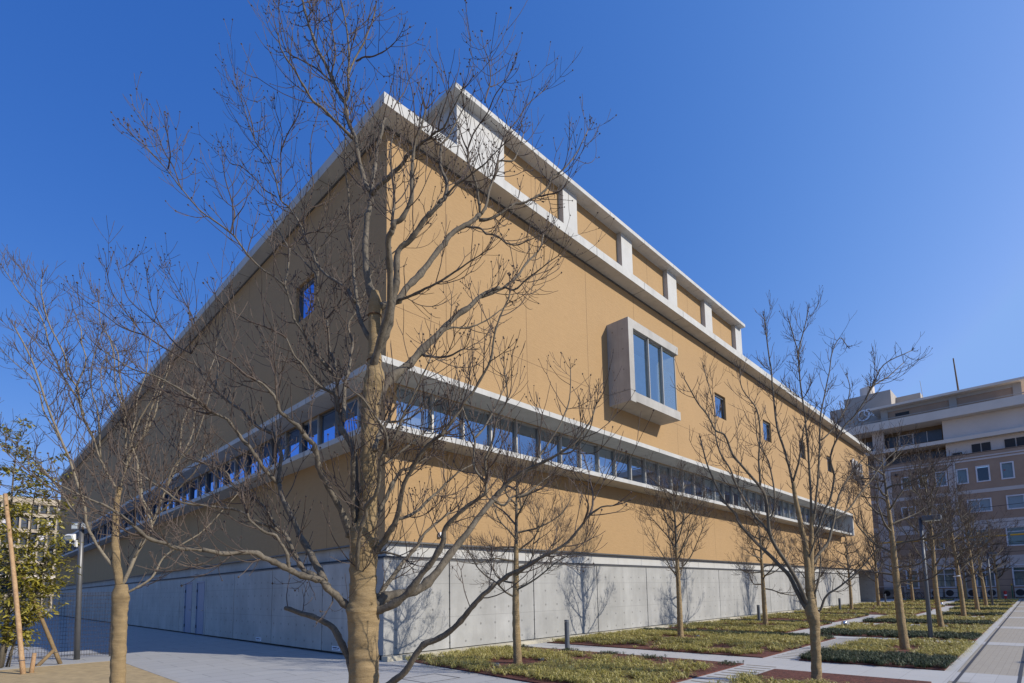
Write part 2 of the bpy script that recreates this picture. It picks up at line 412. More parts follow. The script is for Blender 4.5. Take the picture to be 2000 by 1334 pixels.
M['lbg'] = simple('tan_precast_frame', (.41, .34, .25), .85, var=.06, scale=.3)
M['lbgw'] = simple('dark_office_window', (.055, .065, .085), .25, var=.3, scale=.5)
M['lensw'] = simple('pale_lamp_glass', (.62, .68, .70), .15, var=.03)
M['carp'] = simple('pale_car_paint', (.45, .50, .56), .3, var=.02)
M['tyre'] = simple('tyre_rubber', (.02, .02, .02), .8)
M['blue'] = simple('blue_plastic', (.02, .07, .28), .5)

def GY(x, y): return y+.012*x      # the garden grid runs very slightly askew to the facade

# ---------------------------------------------------------------- ground
def sheet(name, pts, z, m, kind='structure'):
    b = MB(); b.poly([(x, y, z) for x, y in pts]); o = b.build(name, m); o['kind'] = kind; return o
sheet('ground', [(-1500, -1500), (1500, -1500), (1500, 1500), (-1500, 1500)], -.02, M['land'])
def solid(name, pts, z0, z1, m):
    b = MB(); n = len(pts); b.poly([(x, y, z1) for x, y in pts])
    for i in range(n):
        (x, y), (X2, Y2) = pts[i], pts[(i+1) % n]
        b.quad((x, y, z0), (X2, Y2, z0), (X2, Y2, z1), (x, y, z1))
    o = b.build(name, m); o['kind'] = 'structure'; return o
# pale plaza on the left of the building
sheet('plaza_pavement', [(-4.12, -30), (-.06, -30), (-.06, -.05), (2, 2), (2, 75), (-40, 75), (-40, 7.55), (-40, 5.95), (-4.12, 5.95)], -.004, M['plaza'])
sheet('sand_ground', [(-40, -30), (-4.27, -30), (-4.27, 5.75), (-5.3, 5.80), (-40, 6.6)], 0.012, M['sand'])
solid('kerb_strip', [(-4.27, -30), (-4.12, -30), (-4.12, 5.95), (-4.27, 5.95)], -.05, .016, M['kerb'])
solid('kerb_strip', [(-4.27, 5.75), (-4.27, 5.95), (-40, 6.85), (-40, 6.6), (-5.3, 5.80)], -.05, .016, M['kerb'])
# manhole frame in the plaza
b = MB()
for (x0, y0, x1, y1) in ((-1.35, -3.5, -.55, -3.48), (-1.35, -2.72, -.55, -2.70), (-1.35, -3.48, -1.33, -2.72), (-.57, -3.48, -.55, -2.72),
                         (-.95, -1.45, -.35, -1.43), (-.95, -.87, -.35, -.85), (-.95, -1.43, -.93, -.87), (-.37, -1.43, -.35, -.87)):
    b.quad((x0, y0, .0), (x1, y0, .0), (x1, y1, .0), (x0, y1, .0))
o = b.build('manhole_frame', M['drain']); o['kind'] = 'structure'
# white stone sheet of the garden paths, the beds lie on it
gx0, gx1 = -.06, 62
sheet('garden_path', [(gx0, -30), (gx0, -.05), (47, -.05), (62, .7), (62, GY(62, -10.30)), (gx0, GY(0, -10.30)), (gx0, -30)][1:6], 0.0, M['path'])
sheet('promenade', [(-3, GY(-3, -10.30)-.0), (63.5, GY(63.5, -10.30)), (63.5, -45), (-3, -45)], -.006, M['prom'])
rows_n = [-.02, 5.45, 12.25, 19.3, 26.7, 33.9, 41.1, 48.3]
rows_f = [4.2, 11.35, 18.15, 25.5, 32.7, 39.9, 47.1, 58.5]
pathL = [-6.93, -6.92, -5.15, -5.05, -6.85, -6.75, -5.75, -5.6]
pathR = [-7.66, -7.68, -5.98, -5.95, -7.75, -7.60, -6.65, -6.5]
EDGE_R = -10.12
b = MB(); bd = MB()
for i in range(8):                                   # pale bands across the promenade
    x0, x1 = rows_f[i], (rows_n[i+1] if i < 7 else 59.6)
    b.quad((x0, GY(x0, -10.30), -.002), (x0, -40, -.002), (x1, -40, -.002), (x1, GY(x1, -10.30), -.002))
o = b.build('promenade_band', M['band']); o['kind'] = 'structure'
for yy in (-10.36, -11.12):
    bd.quad((-3, GY(-3, yy), .002), (-3, GY(-3, yy-.045), .002), (63, GY(63, yy-.045), .002), (63, GY(63, yy), .002))
o = bd.build('slot_drain', M['drain']); o['kind'] = 'structure'
# stepping slats of the middle path: narrow dark gaps
b = MB()
x = -.2
while x < 11.3:
    if not (4.15 < x < 5.5): b.box(x, x+.055, GY(x, -7.60), GY(x, -7.02), .001, .004)
    x += .31
o = b.build('slatted_path_gap', simple('path_gap_gravel', (.22, .18, .13), .95)); o['kind'] = 'structure'

rng = random.Random(5)
def tufts(mb, pts, h, Lb, w, nb, rad=.035):
    """arching strap leaves in clumps"""
    V, Fc = mb.v, mb.f
    for (x, y, z) in pts:
        sc = rng.uniform(.7, 1.2); a0 = rng.uniform(0, 6.283)
        for k in range(nb):
            a = a0+k*6.283/nb+rng.uniform(-.5, .5); dx, dy = math.cos(a), math.sin(a); px, py = -dy*w/2, dx*w/2
            l = Lb*sc*rng.uniform(.55, 1.25); hh = h*sc*rng.uniform(.55, 1.25); r0 = rad*rng.random(); X, Y = x+dx*r0, y+dy*r0; n = len(V)
            tip = rng.uniform(.1, .75)
            V += [(X-px*.8, Y-py*.8, z), (X+px*.8, Y+py*.8, z),
                  (X+dx*l*.30-px, Y+dy*l*.30-py, z+hh*.85), (X+dx*l*.30+px, Y+dy*l*.30+py, z+hh*.85),
                  (X+dx*l*.72-px*.8, Y+dy*l*.72-py*.8, z+hh*(.65+.3*tip)), (X+dx*l*.72+px*.8, Y+dy*l*.72+py*.8, z+hh*(.65+.3*tip)),
                  (X+dx*l, Y+dy*l, z+hh*tip)]
            Fc += [(n, n+1, n+3, n+2), (n+2, n+3, n+5, n+4), (n+4, n+5, n+6)]; mb.m += [0, 0, 0]
class VN:   # cheap 2-D value noise to thin the planting unevenly
    def __init__(s, seed): s.g = np.random.RandomState(seed).rand(64, 64)
    def __call__(s, x, y):
        x0, y0 = math.floor(x), math.floor(y); fx, fy = x-x0, y-y0; g = s.g
        fx = fx*fx*(3-2*fx); fy = fy*fy*(3-2*fy)
        a = g[x0 % 64, y0 % 64]; b_ = g[(x0+1) % 64, y0 % 64]; c = g[x0 % 64, (y0+1) % 64]; d = g[(x0+1) % 64, (y0+1) % 64]
        return (a*(1-fx)+b_*fx)*(1-fy)+(c*(1-fx)+d*fx)*fy
vn = VN(3)
TREES_A = [(1.45, -3.06), (8.91, -3.02), (15.63, -3.23), (23.3, -2.95), (31.32, -2.68), (37.79, -2.89), (52.34, -2.68)]
TREES_B = [(2.71, -8.69), (8.84, -8.93), (16.77, -8.74), (24.82, -8.63), (32.41, -8.56), (39.97, -8.43), (57.45, -8.24)]
ALLT = TREES_A+TREES_B
def bed(i, side):
    xn, xf = rows_n[i], rows_f[i]
    if side == 'L':
        yt = -.42 if i < 7 else -1.5; yb = GY((xn+xf)/2, pathL[i])
        pts = [(xn, yt), (xn, yb), (xf, yb), (xf, yt)]
        if i == 0: pts = [(.22, -.95), (-.12, -4.4), (-.3, yb), (xf, yb), (xf, yt-.1), (.5, -.62)]
    else:
        if i == 0: xn = -3.0
        yt = GY((xn+xf)/2, pathR[i])
        pts = [(xn, yt), (xn, GY(xn, EDGE_R)), (xf-(.4 if i == 0 else 0), GY(xf, EDGE_R)), (xf-(.4 if i == 0 else 0), yt)]
        yb = GY(xn, EDGE_R)
        if i == 0: xf -= .4
    mulch = solid('mulch_bed', pts, -.03, .022, M['mulch'])
    dens = (52, 46, 34, 26, 20, 16, 13, 10)[i]; nb = (15, 14, 12, 10, 9, 8, 7, 7)[i]; w = (.011, .013, .018, .022, .027, .032, .037, .042)[i]
    yel, drk = MB(), MB()
    ya, yz = min(yt, yb), max(yt, yb)
    area = (xf-xn)*(yz-ya); n = int(area*dens)
    py, pd = [], []
    while n > 0:
        n -= 1
        x = rng.uniform(xn+.01, xf-.01); y = rng.uniform(ya+.01, yz-.01)
        if i == 0 and side == 'L' and x < -.20+max(0, (y+4.4)*.10): continue
        if any((x-tx)**2+(y-ty)**2 < (.58+.25*vn(x*3+9, y*3))**2*(1 if side == 'L' else .40) for tx, ty in ALLT): continue
        e = vn(x*1.3, y*1.3)*.5+vn(x*3.7+7, y*3.7)*.5
        t = (x-xn)/(xf-xn)+(e-.5)*.03
        if side == 'L':
            if i == 0:
                if t > .80:
                    if e > .50 and rng.random() < .55: pd.append((x, y, .03))
                elif e > .30+.25*max(0, vn(x*.8+3, y*.8)-.5): py.append((x, y, .03))
            elif t > .875: pd.append((x, y, .03))
            elif t < .075:
                if e > .58: py.append((x, y, .03))
            elif e > (.42 if t < .25 else .29): py.append((x, y, .03))
        else:
            if i == 0:
                if t > .80: continue
                if e > .40: py.append((x, y, .03))
            elif t < .30: pd.append((x, y, .03))
            elif t > .94:
                if e > .58: py.append((x, y, .03))
            elif e > .34: py.append((x, y, .03))
    tufts(yel, py, .105, .20, w, nb)
    dd = []
    for x, y, z in pd:
        for _ in range(3): dd.append((min(max(x+rng.uniform(-.12, .12), xn+.01), xf-.01), min(max(y+rng.uniform(-.12, .12), ya+.01), yz-.01), z))
    tufts(drk, dd, .10 if (i, side) != (0, 'L') else .06, .12 if (i, side) != (0, 'L') else .07, w*.8, nb if (i, side) != (0, 'L') else 6)
    if yel.f: tag(yel.build('lilyturf', M['grassY']), 'yellow green lilyturf planted in a red mulch bed', 'ground cover', 'lilyturf in the garden beds', 'stuff')
    if drk.f: tag(drk.build('mondo_grass', M['grassD']), 'dark green mondo grass strip along the edge of a bed', 'ground cover', 'mondo grass strips in the garden beds', 'stuff')
for i in range(8):
    bed(i, 'L'); bed(i, 'R')

# ---------------------------------------------------------------- the tan building
LX, LPX, WY = 53.2, 45.8, 63.3
ZT, ZB, ZP = 13.90, 2.89, 2.43
B = thing('tan_building', 'large flat roofed tan rendered building on a grey concrete base with a long ribbon window', 'building')

def holes_wall(mb, axis, plane, u0, u1, z0, z1, holes, depth, mi=0):
    """wall face with real openings and reveals; axis 0: runs along X at y=plane, axis 1: along Y at x=plane"""
    us = sorted({u0, u1, *[h[0] for h in holes], *[h[1] for h in holes]}); zs = sorted({z0, z1, *[h[2] for h in holes], *[h[3] for h in holes]})
    P = (lambda u, z, d=0: (u, plane+d, z)) if axis == 0 else (lambda u, z, d=0: (plane+d, u, z))
    for i in range(len(us)-1):
        for j in range(len(zs)-1):
            a, c, e, f = us[i], us[i+1], zs[j], zs[j+1]
            if any(h[0]-1e-6 <= a and c <= h[1]+1e-6 and h[2]-1e-6 <= e and f <= h[3]+1e-6 for h in holes): continue
            q = [P(a, e), P(c, e), P(c, f), P(a, f)]
            mb.quad(*(q if axis == 0 else q[::-1]), mi)
    for a, c, e, f in holes:
        for s in ((P(a, e), P(c, e), P(c, e, depth), P(a, e, depth)), (P(a, f), P(c, f), P(c, f, depth), P(a, f, depth)),
                  (P(a, e), P(a, f), P(a, f, depth), P(a, e, depth)), (P(c, e), P(c, f), P(c, f, depth), P(c, e, depth))):
            mb.quad(*s, mi)
RZ0, RZ1 = 5.50, 6.96        # ribbon opening
smallR = [(19.48+6.6*k, 20.78+6.6*k, 10.37, 11.63) for k in range(4)]
smallL = [(4.13+6.66*0, 5.42, 10.40, 11.66), (57.9, 59.2, 10.40, 11.66)]
bayH = (10.15, 13.55, 8.85, 11.60)
mb = MB(); holes_wall(mb, 0, 0.0, 0, LX, ZB, ZT, smallR+[bayH, (0.0, 41.69, RZ0, RZ1)], .32)
mb.build('front_wall', M['tanR'], B)
mb = MB(); holes_wall(mb, 1, 0.0, 0, WY, ZB, ZT, smallL+[(0.0, WY, RZ0, RZ1)], .32)
mb.build('side_wall', M['tanL'], B)
mb = MB()
mb.quad((LX, 0, ZB), (LX, WY, ZB), (LX, WY, ZT), (LX, 0, ZT)); mb.quad((0, WY, ZB), (LX, WY, ZB), (LX, WY, ZT), (0, WY, ZT))
mb.quad((0, 0, ZB), (0, WY, ZB), (LX, WY, ZB), (LX, 0, ZB)); mb.build('rear_wall', M['tanL'], B)
# drip edge under the tan walls
mb = MB(); mb.box(-.012, LX, -.012, .03, ZB-.03, ZB+.012); mb.box(-.012, .03, .03, WY, ZB-.03, ZB+.012); mb.build('drip_edge', M['metal'], B)
# upper concrete band, set back
mb = MB(); pitch = 3.333
xs = [0.13]+[1.95+pitch*k*.5 for k in range(0, 27)]
xs = [x for x in xs if x < LPX-.6]+[LPX-.5]
for a, c in zip(xs[:-1], xs[1:]): mb.box(a+.006, c-.006, .13, .5, ZP+.07, ZB-.02)
mb.build('concrete_band', M['con'], B)
mb = MB(); ys = [.13]+[3.09+1.745*k for k in range(0, 35)]
ys = [y for y in ys if y < WY-1]+[WY-.3]
for a, c in zip(ys[:-1], ys[1:]): mb.box(.13, .49, a+.006, c-.006, ZP+.07, ZB-.02)
mb.build('concrete_band', M['conL'], B)
# concrete base in panels with open joints
mb = MB(); xs = [-.07]+[1.95+pitch*k for k in range(14)]+[LPX]
for a, c in zip(xs[:-1], xs[1:]): mb.box(a+(.019 if a > 0 else 0), c-(.019 if c < LPX else 0), -.07, .3 if a > 0 else .3, .125, ZP)
mb.build('concrete_base', M['conR'], B)
DOORS = [(15.20, 16.24), (13.50, 14.55)]
mb = MB(); ys = [.3]+[3.09+3.49*k for k in range(3)]+[13.30, 16.50]+[17.05+3.49*k for k in range(13)]+[WY-.1]
for a, c in zip(ys[:-1], ys[1:]):
    if a == 13.30:
        for p, q in ((13.31, 13.50), (14.55, 15.20), (16.24, 16.49)): mb.box(-.07, .28, p, q, .06, ZP)
        for p, q in DOORS: mb.box(-.07, .28, p, q, 2.25, ZP)
    else: mb.box(-.07, .28, a+(.019 if a > .4 else 0), c-.019, .06, ZP)
mb.build('concrete_base', M['conL'], B)
mb = MB(); mb.box(.02, LPX-.1, .02, .6, 0, ZP+.09); mb.box(.03, .55, .6, WY-.2, -.02, ZP+.09); mb.build('dark_joint_backing', M['groove'], B)
mb = MB(); mb.box(-.085, LPX, -.085, -.03, ZP+.003, ZP+.03); mb.box(-.085, -.03, -.03, WY, ZP+.003, ZP+.03); mb.build('metal_flashing', M['metal'], B)
mb = MB(); mb.box(.30, LPX+.4, -.30, -.07, -.03, .105); mb.box(-.12, .30, -.33, -.07, -.03, .115); mb.build('footing', M['footing'], B)
# recessed entrance under the far end
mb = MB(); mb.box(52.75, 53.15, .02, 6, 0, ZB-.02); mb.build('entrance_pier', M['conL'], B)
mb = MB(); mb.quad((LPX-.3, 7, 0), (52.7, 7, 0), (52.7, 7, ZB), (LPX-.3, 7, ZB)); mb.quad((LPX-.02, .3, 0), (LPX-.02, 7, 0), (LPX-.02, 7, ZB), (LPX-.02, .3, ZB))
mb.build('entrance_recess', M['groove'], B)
mb = MB(); mb.box(46.5, 52.5, 6.6, 6.66, .02, 2.4); mb.build('entrance_glazing', M['hglass'], B)
# ribbon slabs: canopy above, sill below, fin at the end
PX, PY = .69, .90; QX, QY = .69, .785
def slab_pair(z0, z1, ox, oy, xe, ye, nameb):
    m1 = MB(); m1.box(-ox, xe, -oy, -.002, z0, z1); m1.build(nameb, M['slabR'], B)
    m2 = MB(); m2.box(-ox, -.002, -.002, ye, z0, z1); m2.build(nameb, M['slabL'], B)
slab_pair(6.962, 7.118, PX, PY, 41.69, WY+1.0, 'ribbon_canopy')
slab_pair(5.455, 5.595, QX, QY, 41.5, WY+1.0, 'ribbon_sill')
mb = MB(); mb.box(41.50, 41.69, -PY-.004, .3, 5.40, 6.958); mb.build('ribbon_fin', M['con'], B)
# rooms behind the ribbon
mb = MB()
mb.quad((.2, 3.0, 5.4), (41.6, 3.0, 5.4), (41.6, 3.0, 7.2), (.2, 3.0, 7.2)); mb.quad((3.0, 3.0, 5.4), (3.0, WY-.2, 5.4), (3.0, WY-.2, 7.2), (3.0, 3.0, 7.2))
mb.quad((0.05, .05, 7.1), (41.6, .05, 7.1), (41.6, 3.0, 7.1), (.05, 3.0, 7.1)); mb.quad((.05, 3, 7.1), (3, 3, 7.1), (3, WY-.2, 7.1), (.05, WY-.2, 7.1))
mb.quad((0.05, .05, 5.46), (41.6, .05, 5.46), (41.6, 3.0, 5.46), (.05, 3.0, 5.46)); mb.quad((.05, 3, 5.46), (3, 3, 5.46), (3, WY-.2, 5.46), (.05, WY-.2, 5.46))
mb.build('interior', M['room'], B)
def add_window(axis, u0, u1, z0, z1, d, gm, mull=.05, blind=False, wide=False, dark=False):
    f = MB()
    bx = (lambda a, c, p, q, e, g: f.box(a, c, p, q, e, g)) if axis == 0 else (lambda a, c, p, q, e, g: f.box(p, q, a, c, e, g))
    bx(u0-mull/2, u0+mull/2, d-.09, d+.03, z0, z1)
    bx(u0+mull/2, u1-mull/2, d-.04, d+.03, z1-.06, z1); bx(u0+mull/2, u1-mull/2, d-.04, d+.03, z0, z0+.05)
    o = f.build('ribbon_window', M['alu'] if not dark else M['metal'], B)
    g = MB(); P = (lambda u, z, dd=0: (u, d+dd, z)) if axis == 0 else (lambda u, z, dd=0: (d+dd, u, z))
    g.quad(P(u0+mull/2, z0+.05), P(u1-mull/2, z0+.05), P(u1-mull/2, z1-.06), P(u0+mull/2, z1-.06)); g.build('pane', gm, o)
    if blind:
        g = MB(); g.quad(P(u0+.05, z0+.05, .12), P(u1-.05, z0+.05, .12), P(u1-.05, z1-.06, .12), P(u0+.05, z1-.06, .12)); g.build('blind', M['blind'], o)
us = [0.10]+[1.48+1.09*k for k in range(37)]
us = [u for u in us if u < 41.2]+[41.48]
blindset = {0, 7, 8, 16, 17, 20, 21, 22, 26, 27, 28, 29, 32, 33, 34}
for k, (a, c) in enumerate(zip(us[:-1], us[1:])):
    add_window(0, a, c, 5.60, 6.955, .10, M['glass'], .06, k in blindset)
us = [0.16]+[1.38+1.165*k for k in range(54)]
us = [u for u in us if u < WY-.5]+[WY-.2]
for k, (a, c) in enumerate(zip(us[:-1], us[1:])):
    add_window(1, a, c, 5.60, 6.955, .10, M['glassL'], .07 if k % 2 else .22, k in (30, 31, 36, 41, 42), dark=(k % 2 == 0))
mb = MB(); mb.box(.06, .14, .06, .14, 5.60, 6.955); mb.build('corner_post', M['white'], B)
# small square windows
def small_window(axis, h, d=.10):
    a, c, e, f_ = h
    f = MB(); bx = (lambda a_, c_, p, q, e_, g_: f.box(a_, c_, p, q, e_, g_)) if axis == 0 else (lambda a_, c_, p, q, e_, g_: f.box(p, q, a_, c_, e_, g_))
    bx(a, a+.05, d, d+.06, e, f_); bx(c-.05, c, d, d+.06, e, f_); bx(a+.05, c-.05, d, d+.06, e, e+.05); bx(a+.05, c-.05, d, d+.06, f_-.12, f_)
    o = f.build('small_window', M['metal'], B)
    g = MB(); P = (lambda u, z, dd=0: (u, d+.03+dd, z)) if axis == 0 else (lambda u, z, dd=0: (d+.03+dd, u, z))
    g.quad(P(a+.05, e+.05), P(c-.05, e+.05), P(c-.05, f_-.12), P(a+.05, f_-.12)); g.build('pane', M['glass' if axis == 0 else 'glassL'], o)
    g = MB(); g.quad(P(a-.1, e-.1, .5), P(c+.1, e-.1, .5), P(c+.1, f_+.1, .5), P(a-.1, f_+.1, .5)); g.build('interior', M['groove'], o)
for h in smallR: small_window(0, h)
for h in smallL: small_window(1, h)
# projecting bay window
bx0, bx1, bd_, bz0, bz1 = 9.90, 13.78, .97, 8.59, 11.86
bay = MB()
bay.box(bx0, bx0+.33, -bd_, -.003, bz0+.44, bz1)                      # left cheek
bay.box(bx0+.33, bx1, -bd_, -.003, bz1-.34, bz1-.002)                 # top
o_bay = bay.build('bay_window', M['bayC'], B)
lo = MB(); lo.box(bx0, bx0+.36, -bd_-.002, -.003, bz0, bz0+.425); lo.box(bx0+.36, bx1, -bd_+.02, -.003, bz0+.06, bz0+.42); lo.build('bay_floor', M['bayC'], o_bay)
g = MB(); gy = -bd_+.14; gxr = bx1-.10
g.quad((bx0+.33, gy, bz0+.42), (gxr, gy, bz0+.42), (gxr, gy, bz1-.34), (bx0+.33, gy, bz1-.34)); g.quad((gxr, gy, bz0+.42), (gxr, 0, bz0+.42), (gxr, 0, bz1-.34), (gxr, gy, bz1-.34))
g.build('pane', M['glassbay'], o_bay)
for q in (.345, .655):
    f = MB(); xx = bx0+.33+(gxr-bx0-.33)*q; f.box(xx-.025, xx+.025, gy-.09, gy+.05, bz0+.42, bz1-.34); f.box(xx+.032, xx+.06, gy-.07, gy+.05, bz0+.42, bz1-.34); f.build('mullion', M['alu'], o_bay)
f = MB(); f.box(bx0+.33, gxr, gy-.03, gy+.03, bz0+.42, bz0+.46); f.box(bx0+.33, gxr, gy-.03, gy+.03, bz1-.40, bz1-.34); f.box(gxr-.02, gxr+.02, gy-.02, gy+.02, bz0+.46, bz1-.40); f.build('bay_frame', M['alu'], o_bay)
r_ = MB(); r_.quad((bayH[0], 3.2, bayH[2]), (bayH[1], 3.2, bayH[2]), (bayH[1], 3.2, bayH[3]), (bayH[0], 3.2, bayH[3]))
r_.quad((bayH[0], .32, bayH[2]), (bayH[0], 3.2, bayH[2]), (bayH[0], 3.2, bayH[3]), (bayH[0], .32, bayH[3])); r_.quad((bayH[1], .32, bayH[2]), (bayH[1], 3.2, bayH[2]), (bayH[1], 3.2, bayH[3]), (bayH[1], .32, bayH[3]))
r_.quad((bayH[0], .32, bayH[2]), (bayH[1], .32, bayH[2]), (bayH[1], 3.2, bayH[2]), (bayH[0], 3.2, bayH[2])); r_.quad((bayH[0], .32, bayH[3]), (bayH[1], .32, bayH[3]), (bayH[1], 3.2, bayH[3]), (bayH[0], 3.2, bayH[3]))
r_.build('interior', M['roombay'], o_bay)
# main roof slab
RX, RY = .45, .57
m1 = MB(); m1.box(-RX, 52.0, -RY, .02, 13.905, 14.222); m1.build('roof_slab', M['slabR'], B)
m2 = MB(); m2.box(-RX, .02, .02, 62.1, 13.905, 14.222); m2.build('roof_slab', M['slabL'], B)
m3 = MB(); m3.box(.02, 52.0, .02, 62.1, 13.93, 14.10); m3.build('roof_deck', M['con'], B)
m4 = MB(); m4.box(-.03, LX, -.03, -.002, 13.84, 13.899); m4.box(-.03, -.002, -.002, WY, 13.84, 13.899); m4.build('eaves_trim', M['metal'], B)
# raised clerestory
YC, CZ0, CZ1 = 3.5, 20.84, 21.05
m1 = MB(); m1.box(4.96, 32.75, YC-.38, YC+.02, CZ0, CZ1); m1.build('clerestory_roof', M['slabR'], B)
m2 = MB(); m2.box(4.96, 5.4, YC+.02, 50, CZ0, CZ1); m2.box(5.4, 32.75, YC+.02, 50, CZ0+.02, CZ1-.04); m2.build('clerestory_roof', M['slabL'], B)
m3 = MB(); m3.box(5.75, 32.6, YC+.28, 49.6, 14.05, CZ0+.02); m3.build('clerestory_wall', tan_wall('tan_render_clerestory', 0, 9.9, 4.98), B)
for k, (a, c) in enumerate([(5.33, 7.91), (11.84, 12.91), (16.80, 17.86), (21.78, 22.90), (26.79, 27.86), (31.80, 32.90)]):
    p = MB(); p.box(a, c, YC, YC+.30, 14.02, CZ0); 
    if k == 0: p.box(a, a+.40, YC+.30, YC+1.35, 14.02, CZ0)
    p.build('pillar', M['con'], B)
# service doors in the side wall
for p, q in DOORS:
    d = MB(); d.box(-.05, .0, p+.04, q-.04, .05, 2.19); o = d.build('service_door', M['steeldoor'], B, bevel=.004)
    f = MB(); f.box(-.085, -.04, p, p+.04, .05, 2.25); f.box(-.085, -.04, q-.04, q, .05, 2.25); f.box(-.085, -.04, p+.04, q-.04, 2.19, 2.25); f.build('door_frame', M['steeldoor'], o)
    h = MB(); h.box(-.11, -.05, p+.10, p+.13, 1.02, 1.05); h.box(-.125, -.105, p+.10, p+.24, 1.02, 1.05); h.box(-.06, -.05, p+.08, p+.16, .95, 1.2); h.build('handle', M['alu'], o)
    for hz in (.35, 1.15, 1.85):
        h = MB(); h.cyl(-.07, q-.045, hz-.06, hz+.06, .018, 8); h.build('hinge', M['black'], o)
# sensor on the front wall
s = MB(); s.box(1.62, 1.72, -.10, -.002, 3.06, 3.19); o = s.build('wall_sensor', M['white'], B, bevel=.012)
s = MB(); s.box(1.64, 1.70, -.112, -.098, 3.075, 3.12); s.build('sensor_lens', M['black'], o)
# raised grey lettering near the far end (only its outline can be made out)
s = MB()
def stroke(pts, w=.16, t=.35):
    s.tube([(x, -.16, z) for x, z in pts], [w]*len(pts), 6)
stroke([(46.75+.50*math.cos(a)*.9, 11.95+.50*math.sin(a)) for a in np.linspace(0, 6.283, 18)], .10)
stroke([(46.9, 11.6), (47.4, 11.15)], .12); stroke([(47.5, 12.45), (47.5, 11.35)], .12); stroke([(47.9, 12.45), (47.9, 11.75), (48.4, 11.5), (48.9, 11.75), (48.9, 12.4)], .12)
stroke([(49.4, 12.4), (49.4, 11.6)], .12); stroke([(48.0, 11.4), (48.8, 11.2), (49.4, 11.45), (49.9, 11.2)], .12)
for k in range(8):
    x = 46.3+k*.5; stroke([(x, 11.0-.02*k), (x, 10.72-.02*k), (x+.25, 10.72-.02*k), (x+.25, 11.0-.02*k)], .06)
s.build('wall_lettering', M['letter'], B)
# small white notice plates at the foot of the side wall
for k, (y0, y1, z0, z1, lab) in enumerate([(2.03, 2.46, .10, .215, 'small white notice plate at the foot of the side wall nearer the corner'),
                                          (7.38, 7.83, .10, .205, 'small white notice plate at the foot of the side wall nearer the steel doors')]):
    t = thing('wall_notice', lab, 'sign', (-.07, (y0+y1)/2, z0), 'notice plates on the side wall')
    p = MB(); p.box(-.078, -.071, y0, y1, z0, z1); p.build('plate', M['signW'], t)
    p = MB(); hh = z1-z0
    def bar(a, c, e, f): p.box(-.081, -.079, y1-(y1-y0)*c, y1-(y1-y0)*a, z0+hh*e, z0+hh*f)
    for j in range(5): bar(.10+.105*j, .10+.105*j+.085, .50, .80); 
    bar(.71, .79, .46, .74); bar(.82, .92, .46, .74)
    for j in range(7): bar(.13+.105*j, .13+.105*j+.07, .20, .32)
    p.build('lettering', M['signI'], t)

# ---------------------------------------------------------------- trees
def cat(P, n=4):
    """Catmull-Rom resampling"""
    P = np.asarray(P, float)
    if len(P) < 3:
        t = np.linspace(0, 1, n+1)[:, None]; return P[0]*(1-t)+P[-1]*t
    Q = np.vstack([2*P[0]-P[1], P, 2*P[-1]-P[-2]]); out = []
    for i in range(1, len(Q)-2):
        p0, p1, p2, p3 = Q[i-1:i+3]
        for k in range(n):
            t = k/n; out.append(.5*((2*p1)+(-p0+p2)*t+(2*p0-5*p1+4*p2-p3)*t*t+(-p0+3*p1-3*p2+p3)*t**3))
    out.append(Q[-2]); return np.array(out)

def unit(v): return v/(np.linalg.norm(v)+1e-9)
class Twigs:
    def __init__(s, seed, scale=1.0, bud=.3, sides=4, rmin=.0013, up=.10, budr=.0058, kink=.08, fork=.36):
        s.r = random.Random(seed); s.mb = MB(); s.bud = bud; s.sc = scale; s.k = sides; s.rmin = rmin; s.up = up; s.budr = budr; s.kink = kink; s.fork = fork
    def rv(s): return np.array([s.r.gauss(0, 1), s.r.gauss(0, 1), s.r.gauss(0, 1)])
    def side(s, d, ang, az_ref=None):
        a = unit(np.cross(d, az_ref if az_ref is not None else s.rv()))
        return unit(d*math.cos(ang)+a*math.sin(ang)), unit(d*math.cos(ang)-a*math.sin(ang))
    def grow(s, p, d, Lg, r, lvl):
        n = max(3, min(7, int(Lg/.06/s.sc)+2)); P = [p]; D = []
        for i in range(n):
            d = unit(d+np.array([0, 0, s.up])+s.rv()*s.kink); p = p+d*Lg/n; P.append(p); D.append(d)
        rr = np.maximum(np.linspace(r, r*.68, n+1), s.rmin)
        s.mb.tube(P, rr, s.k if r > .003*s.sc else 3, cap=False)
        if lvl > 0:
            ref = s.rv()
            for i in range(1, n):
                if s.r.random() < s.fork:
                    x1, x2 = s.side(D[i-1], R(s.r.uniform(28, 50)), ref if s.r.random() < .6 else None)
                    for x in ((x1, x2) if s.r.random() < .5 else (x1,)):
                        s.grow(P[i], x, Lg*s.r.uniform(.4, .8)*(1-.3*i/n), max(r*.7, s.rmin), lvl-1)
            x1, x2 = s.side(D[-1], R(s.r.uniform(16, 32)))
            for x in ((x1, x2) if s.r.random() < .75 else (x1,)): s.grow(P[-1], x, Lg*s.r.uniform(.3, .6), max(r*.68, s.rmin), max(0, lvl-2))
        if s.r.random() < s.bud:
            s.mb.ball(P[-1]+D[-1]*s.budr, s.budr*s.r.uniform(.75, 1.2), 0, 1.15)
        elif lvl == 0:
            s.mb.tube([P[-1], P[-1]+D[-1]*.012*s.sc], [rr[-1]*1.25, rr[-1]*.3], 3, cap=False)

def parse(txt):
    out = []
    for line in txt.strip().splitlines():
        line = line.strip()
        if not line: continue
        h, p = line.split('|'); a = h.split()
        pts = [tuple(float(q) for q in t.split(',')) for t in p.split()]
        out.append((float(a[0]), float(a[1]), float(a[2]) if len(a) > 2 and a[2] != '~' else None, pts))
    return out

